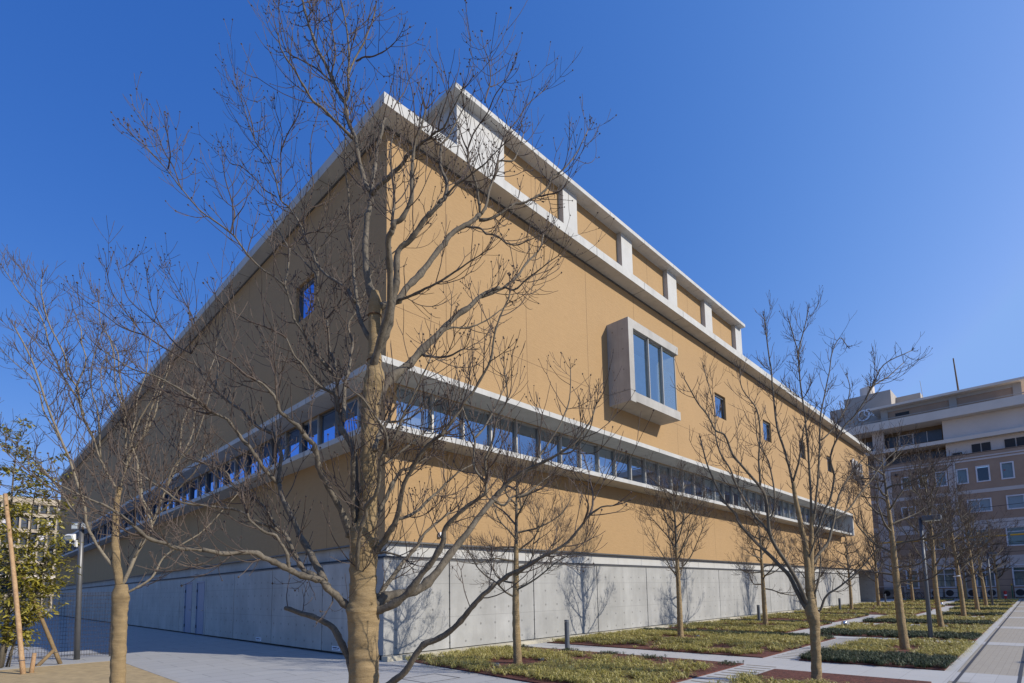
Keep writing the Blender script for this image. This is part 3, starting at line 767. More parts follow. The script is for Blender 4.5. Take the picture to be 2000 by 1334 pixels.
def traced_limbs(base, txt, seed, trunk_pts, pxs):
    """limbs drawn from the picture's outline of this tree and given their own depth: each starts where it leaves its parent and swings towards or away from the viewer"""
    rg = random.Random(seed); nrm = unit(np.array([CF_[0], CF_[1], 0.0])); d0 = (np.array([base[0], base[1], CH])-CO_)@nrm
    def at(x, y, off):
        r = ray(x, y); return CO_+r*((d0+off)/(r@nrm))
    placed = [(x, y, 0.0) for x, y in trunk_pts]
    limbs = []
    for r0, r1, e, pts in parse(txt):
        q = cat(np.array(pts), 4)
        # depth at the start: that of the nearest point already placed
        pl = np.array(placed); dd = np.hypot(pl[:, 0]-q[0][0], pl[:, 1]-q[0][1]); k = int(dd.argmin()); o0 = pl[k, 2] if dd[k] < 45 else 0.0
        seg = np.r_[0, np.cumsum(np.hypot(*np.diff(q, axis=0).T))]; ln = seg[-1]*pxs
        o1 = o0+(e if e is not None else rg.uniform(-.55, .55)*ln)
        t = seg/seg[-1]
        off = o0+(o1-o0)*t
        P = np.array([at(x, y, o) for (x, y), o in zip(q, off)])
        rad = (r0+(r1-r0)*t)*pxs
        wob = np.array([[rg.gauss(0, 1) for _ in range(3)] for _ in range(len(P))]); wob[1:-1] = (wob[2:]+wob[1:-1]+wob[:-2])/3; wob[0] = 0
        P = P+wob*np.minimum(rad*.55, .006)[:, None]
        limbs.append((P, rad)); placed += [(x, y, o) for (x, y), o in zip(q, off)]
    return limbs, at

def dress(limbs, tw, rate, rmax, Lr, lvl=2, rscale=1.0, thin=0.0, tipf=.4):
    for P, rad in limbs:
        seg = np.r_[0, np.cumsum(np.linalg.norm(np.diff(P, axis=0), axis=1))]
        s = rate*tw.r.uniform(.5, 1.2); stub = rad[-1] > .0125
        while s < seg[-1]:
            i = min(int(np.searchsorted(seg, s)), len(P)-1); 
            if i < 1: i = 1
            r = rad[i]
            if r < rmax and (r > thin or tw.r.random() < .85):
                t = unit(P[i]-P[i-1]); x1, x2 = tw.side(t, R(tw.r.uniform(38, 65)))
                big = tw.r.random()
                for x in ((x1, x2) if tw.r.random() < .35 else (x1,)):
                    tw.grow(P[i], x, tw.r.uniform(*Lr)*(1.3 if big > .85 else 1), max(min(r*.55, .0042*tw.sc*rscale), tw.rmin), lvl if big > .25 and r > thin else lvl-1)
            s += rate*tw.r.uniform(.5, 1.5)
        if stub: continue
        t = unit(P[-1]-P[-2])
        tw.grow(P[-1], t, tw.r.uniform(*Lr)*tipf, max(min(rad[-1], .0045*tw.sc), tw.rmin), lvl)
        for x in tw.side(t, R(tw.r.uniform(24, 42))): tw.grow(P[-1], x, tw.r.uniform(*Lr)*tipf, max(rad[-1]*.7, tw.rmin), lvl-1)

def burlap(P, rad, seed, k=20, folds=1.0):
    """wrapped sleeve: overlapping turns make slanted ridges"""
    mb = MB(); rg = np.random.RandomState(seed); n = len(P); ang = np.arange(k)*2*math.pi/k
    seg = np.r_[0, np.cumsum(np.linalg.norm(np.diff(P, axis=0), axis=1))]
    ph = rg.rand()*6; RR = []
    for i in range(n):
        z = seg[i]
        tri = ((z*6.5+ang/6.283*1.0+.35*np.sin(z*7.3+ph)+.22*np.sin(2*ang+z*5.1+ph)) % 1.0)
        r = rad[i]*(1+folds*(.085*tri**2+.028*np.sin(3*ang+z*23+ph)+.022*np.sin(5*ang-z*47)+.014*rg.randn(k)))
        RR.append(r)
    mb.tube(P, RR, k); return mb

def fray(mb, p, d, n, rg, ln=.03, r=.0009):
    for _ in range(n):
        v = unit(d+np.array([rg.gauss(0, .7), rg.gauss(0, .7), rg.gauss(0, .5)])); q = p+v*ln*rg.uniform(.3, 1.3)+np.array([0, 0, -.006])
        mb.tube([p+np.array([rg.gauss(0, .008) for _ in range(3)]), (p+q)/2+np.array([0, 0, .004]), q], [r, r, r*.6], 3, cap=False)

# --- the big foreground tree
T1 = """
9 5.5 0 | 734,600 722,557 714,512 715,437 721,410 725,376
5.5 2.2 .25 | 725,376 713,358 703,316 693,270 680,238 673,203 658,174 647,149 630,115 607,62 592,5 585,-45
3.2 1.2 -.1 | 673,203 680,179 681,145 680,82 672,30 664,-10
2.5 1 .1 | 681,145 692,116 714,75 728,40 732,22
2 .9 -.15 | 695,120 710,112 732,110 758,94 773,80
4 1.1 -.35 | 692,268 681,262 654,235 625,208 607,194 595,172 580,143 562,118 549,95 544,70
2 .9 .2 | 650,160 620,135 590,118 560,100 548,60 543,15
2.2 1 .2 | 645,150 655,110 650,60 640,20 637,-20
5 3.4 .1 | 725,378 728,349 734,308 737,284 746,262 751,228
1.8 .9 .2 | 750,230 763,222 772,205 790,180 800,150
5.5 2.6 -.35 | 725,380 740,365 763,344 783,322 806,295 826,279 840,268
2.4 1 -.2 | 838,270 852,258 868,244 884,214 900,182
11.5 4.2 .45 | 732,790 742,768 758,745 800,711 822,685 852,658 878,629 916,599 950,572 976,563
4.2 1.6 .25 | 940,580 983,561 1010,540 1028,515 1054,486 1062,458
2.4 1 -.2 | 983,561 1005,566 1030,545 1062,520 1090,500
3.4 1.4 -.3 | 822,685 828,692 856,696 878,696 905,680
2.6 1.1 .2 | 852,658 880,640 912,640 950,625 985,600
8 5.5 -.55 | 724,728 743,662 758,610 762,550 758,475 766,450
5 1.6 -.2 | 766,450 770,437 785,423 803,389 803,351 805,313 810,277 822,250 832,215
3 1.2 .1 | 766,450 768,420 770,380 765,340 762,300 768,262
8.5 4.5 -.25 | 736,690 752,655 765,606 772,549 779,490 801,468 821,443 839,419 857,398
4.5 1.3 .2 | 857,398 871,383 873,358 862,329 862,290 878,263 887,245 905,210
2.4 1 -.2 | 871,383 890,362 915,345 935,330 960,305 985,280
7.5 5.2 .3 | 740,600 762,592 777,584 800,557 830,524 857,488 871,472 886,452 916,436 938,418
3.6 1.2 -.2 | 938,418 935,389 930,358 916,324 912,295 903,268 896,250
3.6 1.2 .25 | 940,418 947,407 956,369 970,335 977,315 1001,313 1015,290 1022,262
3.6 1 .2 | 936,430 965,425 992,407 1003,398 1026,394 1051,383 1069,367 1080,344 1100,331 1125,300 1148,255
2.2 .9 -.2 | 1051,383 1075,380 1098,370 1110,350
2.2 .9 .2 | 965,350 975,300 985,268 1010,235 1030,205 1058,180
2 .9 -.3 | 912,295 925,262 950,225 965,190 985,160
1.8 .9 .2 | 947,200 958,160 955,120 945,95
2.6 1 -.25 | 905,440 937,446 950,457 970,461 990,475 1010,479 1033,470 1055,458
3.4 1.1 -.3 | 770,590 785,584 822,569 860,550 886,531 920,509 950,490
7 3 -.45 | 715,1098 721,1094 744,1066 758,1044 775,1014 788,946 811,905 830,875 860,849
3.4 1.3 -.2 | 860,849 869,840 891,810 914,776 933,750 953,714 961,696 968,640 985,600 998,575
3.6 1.3 .3 | 777,1014 811,999 837,976 871,943 893,924 925,905
12 5 .5 | 722,1188 736,1179 762,1163 800,1157 837,1137 871,1092 905,1051 931,1014 965,972 987,950
5 1.4 -.2 | 965,972 995,939 1037,913 1063,902 1093,885 1119,868 1141,840 1155,818 1164,790
2.6 1.1 .2 | 1037,913 1060,880 1085,845 1100,815 1112,780 1115,720
2.4 1 -.2 | 1093,885 1115,884 1135,862 1152,835 1160,800
3.4 1.2 .25 | 960,975 985,985 1002,970 1025,965 1050,948 1072,930
9 2.8 -.35 | 722,1192 744,1190 770,1179 796,1160 818,1130 845,1096 867,1059 871,1032 905,995 931,976 946,965 950,943
2.8 1.1 .1 | 950,943 927,916 925,880 925,856 908,812 900,784 897,745
2.6 1.1 -.2 | 948,945 949,920 950,894 962,860 970,820 990,780 985,720
2.4 1 .2 | 925,856 945,838 965,800 985,760
6 2.4 .5 | 726,1180 740,1164 755,1141 777,1111 792,1092 811,1074 826,1047 856,1021 880,1000
3 1.6 -.1 | 715,1085 735,1080 755,1079 785,1089 792,1092
8.5 4.5 -.4 | 715,1400 738,1365 762,1334 792,1310 822,1265 848,1250 886,1227 912,1197 938,1167 972,1141
4.5 1.3 -.3 | 972,1141 991,1126 1024,1111 1055,1089 1099,1066 1129,1036 1152,1006 1174,991 1197,989
2.2 .9 .2 | 1152,1006 1158,980 1155,950 1150,925
2.2 .9 -.2 | 1140,1022 1150,990 1142,965
8.5 5 .2 | 700,1350 684,1302 676,1276 661,1242 642,1220 612,1205 582,1197 554,1185
1.6 .8 -.1 | 640,1150 650,1170 640,1192
9 7.5 -.1 | 702,1192 684,1186 661,1167 642,1149 631,1133
7.8 5 .4 | 634,1136 620,1108 604,1075 584,1041 568,1007 552,971 546,945
4.6 3.4 .2 | 546,944 546,917 548,890 543,866 535,846 526,843 506,836 480,812
3.4 1.3 .2 | 480,812 473,802 444,781 421,765 399,740 383,713 373,691
1.9 .8 -.15 | 373,691 390,657 380,630 372,610 350,570 332,536
1.9 .8 .2 | 372,690 347,675 318,642 300,605 290,570 287,538
1.9 .8 -.25 | 379,711 332,686 284,655 262,630 242,606 218,570 208,527
1.6 .8 .15 | 318,642 285,615 253,587 240,555 232,527
1.6 .8 .1 | 284,655 240,640 200,612 170,590 150,572
2.4 1 .3 | 419,765 426,720 420,690 426,657 440,620 447,585
5 2.6 -.3 | 545,945 530,931 516,915 503,897 485,870 469,852 451,826 437,815 415,806
2.6 .9 -.3 | 415,806 394,790 385,781 347,758 302,734 262,722 235,707 201,684
1.8 .8 .2 | 385,781 350,770 315,762 280,752 250,735 225,720
1.8 .8 .2 | 437,815 400,800 365,795 330,780 300,760
7 4 -.45 | 634,1134 602,1126 563,1113 534,1097 514,1088 494,1079 440,1081 395,1075
4 1 -.5 | 395,1075 350,1072 321,1062 287,1049 237,1007 200,985 169,973 118,948
1.8 .8 .2 | 321,1062 285,1030 255,1005 230,985 205,960
1.8 .8 -.2 | 287,1049 250,1040 215,1015 185,998
5.6 2.8 .1 | 617,1126 604,1120 593,1115 579,1088 566,1061 552,1039 536,1021 518,994 496,976
2.8 1.2 .3 | 496,976 471,960 451,944 440,922 395,904 363,895 347,880 330,862 305,832
4 2 -.2 | 575,1116 566,1111 557,1075 543,1050 523,1041 494,1021 482,1003
2 1 .2 | 482,1003 473,967 480,930 470,900
3.6 1.1 -.3 | 550,1041 527,1027 505,1021 467,998 406,989 356,981 325,961 298,941 268,921 248,909 226,889
1.6 .8 .2 | 356,981 320,975 285,955 255,948 225,935
8 6.5 .15 | 703,1036 700,1017 696,950 690,879 676,853 665,834
5.5 4.2 -.25 | 692,1030 690,984 688,930 692,880
5.5 4.5 .2 | 665,834 658,800 657,775 660,745
4.5 2.2 .3 | 660,745 654,713 645,688 641,641 637,625
2.6 1.3 .1 | 637,625 629,607 620,576 621,517 619,492 636,470 645,450
2.4 1 .2 | 620,560 616,535 609,527 595,511 573,490 550,478
2 .9 -.2 | 638,623 665,587 668,560 685,540 705,520
4.2 2.2 -.25 | 660,748 654,736 629,704 609,679 593,652 575,627 571,605 560,571 555,558
2.4 .9 -.3 | 555,558 535,540 508,522 483,497 462,465 450,455 420,432 390,410 355,370 325,330 290,292 262,268
1.5 .8 .15 | 355,370 340,330 318,290 308,262 289,250
1.6 .8 -.15 | 328,330 332,300 329,272
2.4 1 .25 | 555,558 557,553 564,524 566,490 564,484 552,465 540,440 520,400
2 .9 .2 | 564,484 587,466 605,455 623,450 650,430
2 .9 .1 | 450,455 458,420 452,390 440,350 435,320
5 2 .35 | 672,822 671,790 675,745 679,729 688,675 681,634 697,607
2.6 1 .2 | 697,607 715,562 733,524 769,493 800,470 830,440
4 1.6 -.2 | 661,805 654,775 640,762 616,748 591,713 575,694 560,661
2 .9 -.2 | 560,661 526,641 494,630 467,616 440,600 420,575
7.5 4.5 -.3 | 692,1048 680,1040 665,995 642,954 628,926 619,895 615,872 605,863 592,846
4.5 2 -.2 | 592,846 584,834 568,824 557,814 545,800 538,780 520,755 500,742
2 .9 -.2 | 500,742 475,728 450,705 420,690 395,665
2 .9 .2 | 538,780 540,745 530,715 525,690
5 2.4 .3 | 724,665 703,621 697,598 692,551 690,506 684,472 682,450
2.6 1 -.2 | 682,450 681,420 681,381 674,325 673,271 672,226 676,190
4.2 2 .4 | 694,590 679,565 658,551 625,524 611,495 596,463
2.4 .9 .2 | 596,463 585,435 565,405 548,388 533,327 512,298 497,271 485,239 479,219 463,167
1.8 .8 -.2 | 547,390 549,340 548,302 551,257 537,215
1.6 .8 .2 | 540,385 517,370 497,347 470,325 449,318 430,280
1.6 .8 .2 | 497,271 492,240 480,200 470,180
1.6 .8 -.2 | 548,300 562,260 578,235 590,200
1.8 .8 .1 | 585,435 600,400 612,360 606,320 608,270 620,225
5 2.8 -.55 | 707,1150 700,1120 699,1074 704,1029 714,1010 717,988 736,961 744,909 748,885
2.8 1.2 -.2 | 748,885 758,868 750,840 737,818 720,795 706,776 690,765
2.8 1.3 -.1 | 748,885 762,872 776,843 795,798 818,753 824,736 840,700
2.6 1.2 .2 | 748,908 784,883 826,846 843,826 840,804 850,780
6 2 .2 | 727,1020 745,992 764,953 779,922 795,915 815,905 840,890
5 3 .2 | 732,880 736,858 749,834 757,823 761,807
2.4 1 .1 | 757,823 783,822 800,817 825,800 850,792
"""
def foreground_tree():
    base = np.array([-5.19, -7.97, 0.0]); pxs = 4.0/FPX
    t = thing('wrapped_tree', 'largest bare tree in the foreground with burlap wrapped around its trunk', 'tree', tuple(base), 'bare trees with burlap wrapped trunks')
    tp = [(711, 1480), (711, 1400), (711, 1334), (710, 1262), (709, 1205), (709, 1192), (709, 1178), (709, 1150), (710, 1098), (711, 1060), (711, 1040), (717, 1024), (719, 1000), (720, 910), (723, 820), (726, 770), (729, 752), (732, 738), (731, 715), (732, 690), (732, 650), (732, 615), (733, 602), (733, 590), (732, 579), (731, 570)]
    tr = [29, 28, 27.5, 27, 29.5, 31, 27, 24.5, 25.5, 27.5, 26.5, 20, 17, 16.3, 16.5, 18, 20.5, 19.5, 14, 12.5, 12, 12.2, 13.6, 13.0, 10.5, 8.6]
    limbs, at = traced_limbs(base, T1, 11, tp, pxs)
    q = cat(np.array(tp, float), 5); rr = np.interp(np.linspace(0, len(tp)-1, len(q)), range(len(tp)), tr)*pxs
    P = np.array([at(x, y, 0) for x, y in q]); P[:, :2] += 0
    P[0][2] = min(P[0][2], -.05)
    c = MB(); c.tube(P, rr*.74, 12); c.build('trunk', M['bark'], t, smooth=True)
    P2 = cat(P, 3); r2 = np.interp(np.linspace(0, len(P)-1, len(P2)), range(len(P)), rr)
    w = burlap(P2, r2, 4, 32, .8); rg = random.Random(8)
    for k in (26, 31, 50, 56, 80, 82, 110):
        kk = min(k*3//3*3, len(P2)-1)
        a = rg.uniform(0, 6.28); d = np.array([math.cos(a), math.sin(a), -.2]); fray(w, P2[kk]+d*r2[kk], d, 16, rg)
    w.build('burlap_wrap', M['burlap'], t, smooth=True)
    rp = MB()
    for (px, py, wr) in ((732, 617, 12.4), (731, 705, 13.2)):
        c0 = at(px, py, 0); rp.torus(c0, (.05, .05, 1), wr*pxs*1.05, .006, 24, 5)
    rp.build('twine', M['rope'], t)
    for Pl, rad in limbs:
        m = MB(); n = len(Pl); rs_ = np.random.RandomState(n+int(abs(Pl[0][2])*1000)); sg = np.r_[0, np.cumsum(np.linalg.norm(np.diff(Pl, axis=0), axis=1))]
        rj = rad*.88*(1+.05*rs_.randn(n))
        for z in np.arange(.05, sg[-1], .11): rj = rj+rad*.30*np.exp(-((sg-z-rs_.uniform(-.04, .04))/.012)**2)
        m.tube(Pl, rj, 10 if rad[0] > .012 else 7); m.build('limb', M['bark'] if rad[0] > .0085 else M['twig'], t, smooth=True)
    tw = Twigs(21, 1.0, bud=.42, rmin=.0017, up=.15, budr=.0075, kink=.075, fork=.22)
    dress(limbs, tw, .095, .021, (.14, .38), 2, thin=.0085)
    tw.mb.build('crown', M['twig'], t)
foreground_tree()

T2 = """
5.6 3 0 | 1580,1155 1577,1097 1573,1066 1568,1041 1560,1003 1548,944
2.4 1 .3 | 1548,944 1539,906 1535,888 1521,847 1513,802 1508,735 1503,701 1496,645 1493,618
2.2 .8 -.4 | 1549,940 1559,906 1566,863 1572,830 1590,800
5.4 3 .1 | 1582,1150 1584,1090 1584,1052 1586,1003
2.4 .9 -.2 | 1585,1010 1583,951 1580,906 1577,865 1571,814 1562,746 1558,690 1548,650 1540,625
1.6 .7 .3 | 1558,700 1564,667 1573,634 1579,602
2.2 .8 .4 | 1588,1025 1593,985 1597,940 1600,884 1603,814 1612,765 1620,724 1625,690 1640,660 1654,674
2.4 .8 -.5 | 1586,1052 1600,1028 1611,996 1622,974 1630,930 1622,892 1645,836 1667,814 1690,780 1708,746 1726,712 1780,685
1.6 .7 .3 | 1690,780 1705,755 1735,735 1765,708
1.6 .7 .2 | 1603,860 1625,840 1650,800 1660,760 1655,735
3.2 .9 .5 | 1586,1102 1600,1080 1618,1057 1627,1021 1634,985 1645,953 1661,929 1677,906 1699,884
2 .7 .4 | 1629,1016 1656,996 1677,969 1699,940 1730,899 1750,880
4.6 1.2 .6 | 1583,1192 1572,1184 1557,1157 1541,1124 1528,1111 1501,1081 1485,1068 1460,1041 1442,1018 1436,1003 1415,980 1395,940 1382,908 1368,857
4.2 1 -.5 | 1586,1186 1576,1178 1560,1140 1537,1100 1510,1059 1501,1023 1496,976 1485,951 1456,917 1431,888 1415,850 1397,840 1382,811 1364,787 1337,740
2.4 .8 .4 | 1508,1050 1490,1025 1474,1007 1442,955 1427,917 1406,884 1397,850 1395,800 1375,720
2 .8 -.3 | 1485,951 1482,900 1485,850 1478,800 1450,760 1445,720
2 .8 .3 | 1501,1023 1512,990 1510,940 1500,900 1480,860 1475,810
2.4 .8 -.4 | 1592,1198 1602,1190 1615,1163 1638,1148 1661,1128 1690,1100 1715,1070
2 .9 .3 | 1590,1165 1600,1130 1603,1090 1598,1050 1601,1010
1.8 .8 -.3 | 1577,1100 1590,1060 1597,1040 1620,1000
"""
def mid_tree():
    base = np.array([2.71, -8.69, 0.0]); pxs = 9.18/FPX
    t = thing('wrapped_tree', 'bare tree with two wrapped leaders in front of the far half of the facade', 'tree', tuple(base), 'bare trees with burlap wrapped trunks')
    tp = [(1596, 1352), (1595, 1334), (1594, 1290), (1592, 1245), (1591, 1222), (1588, 1205), (1584, 1192), (1582, 1165), (1580, 1148)]
    tr = [10, 9.4, 8.6, 8.4, 9, 11.5, 11, 7, 6.8]
    limbs, at = traced_limbs(base, T2, 5, tp, pxs)
    q = cat(np.array(tp, float), 5); rr = np.interp(np.linspace(0, len(tp)-1, len(q)), range(len(tp)), tr)*pxs
    P = np.array([at(x, y, 0) for x, y in q]); P[0][2] = -.02
    c = MB(); c.tube(P, rr*.74, 10); c.build('trunk', M['bark2'], t, smooth=True)
    P2 = cat(P, 3); burlap(P2, np.interp(np.linspace(0, len(P)-1, len(P2)), range(len(P)), rr), 9, 20).build('burlap_wrap', M['burlap'], t, smooth=True)
    for i in (0, 3):
        Pl, rad = limbs[i]; burlap(cat(Pl, 2), np.repeat(rad, 2)[:len(cat(Pl, 2))]*1.12, i, 14).build('burlap_wrap', M['burlap'], t, smooth=True)
    m = MB()
    for Pl, rad in limbs: m.tube(Pl, rad, 7)
    tw = Twigs(31, 1.5, bud=.10, sides=3, rmin=.0023, up=.16, budr=.008)
    dress(limbs, tw, .17, .030, (.14, .42), 2, tipf=.25)
    o = m.build('limbs', M['bark2'], t, smooth=True); tw.mb.build('crown', M['twig'], t)
mid_tree()

T3 = """
6 3.6 .1 | 235,1142 229,1108 225,1066 225,1024 230,973 234,951
3 1 -.3 | 234,951 241,931 249,900 253,876 262,846 275,815 302,770 311,740
3 1 .3 | 236,946 244,916 253,894 262,876 271,862 287,840 302,806 311,772 330,720 336,690
2.2 .8 -.3 | 243,920 244,885 244,840 242,795 237,750 232,725 230,690 215,660 197,635 192,590
2 .8 .3 | 262,876 280,850 295,800 318,745 330,700 345,640
3 1.2 -.5 | 229,1108 216,1100 186,1057 169,1024 165,990 140,910 123,867 93,795 60,700 30,640
2.2 .8 .4 | 169,1023 144,998 118,960 85,918 42,876 0,842 -40,800
2.8 .8 -.4 | 228,952 221,945 197,896 183,860 165,822 156,779 150,757 132,730 127,697 103,649 91,620 81,577 81,545
1.8 .7 .3 | 156,779 149,759 158,735 168,704 160,670 158,644 144,605
2 .7 -.2 | 165,812 150,775 120,730 108,700 96,677 86,634 70,603 40,575 7,524
1.6 .7 .3 | 123,867 100,830 85,800 75,760 60,735 35,715 0,680
3.8 1.2 .5 | 238,1142 249,1121 275,1061 304,1006 325,951 351,897 355,833 372,790 380,760
2.4 .8 -.4 | 300,1012 292,1000 275,968 270,930 266,897 250,850 240,800 225,750 222,690 205,640
2.4 .8 .3 | 262,1090 296,1029 280,984 271,918 262,885 248,846 219,806 201,763 198,720 212,690
2.4 .8 .5 | 236,1154 254,1154 296,1129 317,1091 351,1066 401,1032 456,973 480,945
2 .8 -.3 | 325,951 340,910 375,870 395,820 410,770
1.8 .7 .4 | 351,897 375,850 382,800 400,745 420,700
1.8 .7 -.3 | 304,1006 330,985 352,950 385,915 400,870
1.8 .7 .3 | 249,876 262,830 268,780 285,730 290,680 300,640
1.6 .7 -.3 | 197,896 195,850 190,800 178,760 182,700 200,650
"""
def left_tree():
    base = np.array([-5.85, -3.0, 0.0]); pxs = 7.0/FPX
    t = thing('wrapped_tree', 'bare tree rising from the sandy ground at left with burlap up to its fork', 'tree', tuple(base), 'bare trees with burlap wrapped trunks')
    tp = [(230, 1410), (230, 1334), (232, 1265), (234, 1193), (236, 1165), (236, 1142)]
    tr = [13.5, 12.5, 12, 12.5, 14.5, 10]
    limbs, at = traced_limbs(base, T3, 17, tp, pxs)
    q = cat(np.array(tp, float), 6); rr = np.interp(np.linspace(0, len(tp)-1, len(q)), range(len(tp)), tr)*pxs
    P = np.array([at(x, y, 0) for x, y in q]); P[0][2] = -.05
    c = MB(); c.tube(P, rr*.74, 10); c.build('trunk', M['bark3'], t, smooth=True)
    P2 = cat(P, 3); burlap(P2, np.interp(np.linspace(0, len(P)-1, len(P2)), range(len(P)), rr), 2, 22).build('burlap_wrap', M['burlap'], t, smooth=True)
    Pl, rad = limbs[0]; Pq = cat(Pl, 2)
    burlap(Pq, np.interp(np.linspace(0, len(Pl)-1, len(Pq)), range(len(Pl)), rad)*1.25, 3, 16).build('burlap_wrap', M['burlap'], t, smooth=True)
    m = MB()
    for Pl, rad in limbs: m.tube(Pl, rad, 7)
    tw = Twigs(41, 1.35, bud=.08, sides=3, rmin=.0021, up=.15, budr=.006)
    dress(limbs, tw, .14, .028, (.14, .42), 2)
    m.build('limbs', M['bark3'], t, smooth=True); tw.mb.build('crown', M['twig'], t)
left_tree()

def row_tree(x, y, h, r, seed, label, style='upright', wrap=.62, spread=1.0, lean=(0, 0), nl=None, detail=2, wscale=1.0):
    rg = random.Random(seed)
    t = thing('wrapped_tree', label, 'tree', (x, y, 0), 'bare trees with burlap wrapped trunks')
    n = 14; P = []
    bx_, by_ = rg.uniform(-.03, .03), rg.uniform(-.03, .03)
    for i in range(n+1):
        f = i/n; P.append(np.array([x+lean[0]*f*h+.05*math.sin(f*5+seed)*f+bx_*math.sin(f*9), y+lean[1]*f*h+.05*math.cos(f*4+seed*2)*f+by_*math.sin(f*8), f*h*.93-.02]))
    P = np.array(P); f = np.linspace(0, 1, n+1); rad = r*(1.12-.12*np.minimum(1, f*12))*(1-.25*f)*np.maximum(.06, 1-f**1.7*.95)
    c = MB(); c.tube(P, np.r_[rad[:int(n*wrap)]*.80, rad[int(n*wrap):]], 9); c.build('trunk', M['bark2'], t, smooth=True)
    k = int(n*wrap)+1; Pw = cat(P[:k+1], 5); rw = np.interp(np.linspace(0, k, len(Pw)), range(k+1), rad[:k+1])
    burlap(Pw, rw*1.04, seed, 16, 1.2).build('burlap_wrap', M['burlap'], t, smooth=True)
    m = MB(); limbs = []; nl = nl or int(13+h)
    for j in range(nl):
        fz = .30+.62*(j+.5)/nl; az = j*2.4+rg.uniform(-.5, .5)+seed
        p = np.array([np.interp(fz, f, P[:, q]) for q in range(3)])
        ang = R(rg.uniform(38, 62) if style == 'upright' else rg.uniform(50, 78))
        d = np.array([math.cos(az)*math.sin(ang), math.sin(az)*math.sin(ang), math.cos(ang)])
        Lg = h*(.40*(1-fz)+.17)*rg.uniform(.75, 1.15)*spread; ns = 7; Q = [p]
        for s in range(ns):
            curl = .14 if style == 'upright' else (.16 if s > 1 else -.02)
            d = unit(d+np.array([0, 0, curl])+np.array([rg.gauss(0, .11) for _ in range(3)])*(1 if style == 'upright' else 1.6)); p = p+d*Lg/ns; Q.append(p)
        r0 = min(.30*r, .018+.010*Lg)*wscale; rd = np.linspace(r0, .0045*wscale, ns+1); limbs.append((cat(Q, 2), np.linspace(r0, .0045*wscale, ns*2+1)))
        # one or two secondary limbs
        for _ in range(2):
            i = rg.randint(2, ns-2); dd = unit(Q[i+1]-Q[i]); a = unit(np.cross(dd, [rg.gauss(0, 1), rg.gauss(0, 1), rg.gauss(0, 1)])); d2 = unit(dd*.8+a*.6); p2 = Q[i]; Q2 = [p2]
            for s in range(5):
                d2 = unit(d2+np.array([0, 0, .14])+np.array([rg.gauss(0, .12) for _ in range(3)])); p2 = p2+d2*Lg*.5/5; Q2.append(p2)
            limbs.append((cat(Q2, 2), np.linspace(rd[i]*.7, .004*wscale, 11)))
    limbs.append((P[-4:], rad[-4:]))
    for Pl, rd in limbs: m.tube(Pl, rd, 5, cap=False)
    tw = Twigs(seed*7+1, 1.6*wscale, bud=.05, sides=3, rmin=.0028*wscale, up=.14, budr=.008)
    dress(limbs, tw, .20*wscale, .05, (.14, .40), detail, tipf=.8)
    m.build('limbs', M['bark2'], t, smooth=True); tw.mb.build('crown', M['twig'], t)
LA = ['bare tree in a mulch ring nearest the concrete corner of the tan building', 'bare tree in front of the concrete base with its mulch ring second from the corner',
      'bare tree beside the second grey bollard, third along the facade from the corner', 'bare tree hidden behind the two leader tree, fourth along the facade',
      'small bare tree by the third grey bollard in front of the concrete base', 'bare tree in front of the dark entrance recess', 'slender bare tree before the bicycles at the far end']
HA = [5.0, 5.5, 5.2, 5.0, 5.2, 6.0, 5.0]
for k, (x, y) in enumerate(TREES_A):
    row_tree(x, y, HA[k], (.085, .085, .09, .085, .09, .11, .12)[k], 3+k, LA[k], 'upright' if k in (1, 3, 5) else 'wavy', wrap=(.5, .5, .55, .5, .5, .55, .6)[k], spread=(.92, 1.05, .95, .9, .85, .95, .8)[k], detail=2 if k < 4 else 1, wscale=(1, 1.05, 1.2, 1.3, 1.45, 1.5, 1.9)[k])
LB = [None, 'stout wrapped tree with wavy branches just left of the nearer lamp post', 'wrapped tree with a three way fork just right of the nearer lamp post', 'wrapped tree with a white tag on its trunk in the right row of beds',
      'wrapped tree left of the thin far lamp post in the right row of beds', 'wrapped tree beside the foot of the far lamp post', 'last wrapped tree of the right row next to the red post']
for k, (x, y) in enumerate(TREES_B):
    if k == 0: continue
    row_tree(x, y, (0, 5.6, 6.2, 6.0, 6.2, 6.0, 6.4)[k], (0, .088, .080, .088, .092, .095, .12)[k], 23+k, LB[k], 'upright' if k in (2, 4) else 'wavy', wrap=.66, spread=(0, .82, .95, .95, .95, .9, .8)[k], lean=((0, 0), (.0, .02), (0, .02), (0, .03), (0, .02), (0, .03), (0, .03))[k], detail=2 if k < 4 else 1, wscale=(0, 1.05, 1.2, 1.35, 1.5, 1.7, 2.0)[k])
row_tree(58.2, -5.85, 5.6, .13, 61, 'wrapped tree far back in front of the brown building ground floor window', 'wavy', .6, .8, detail=1, wscale=2)
row_tree(47.6, -2.3, 5.2, .11, 62, 'wrapped tree partly hidden behind the stout tree by the lamp post', 'wavy', .6, .8, detail=1, wscale=1.8)
b = MB(); b.torus((24.84, -8.52, 1.9), (.2, .1, 1), .125, .022, 20, 6); tag(b.build('trunk_tag', M['signW']), 'white tag tied round a wrapped trunk in the right row of beds', 'tag')

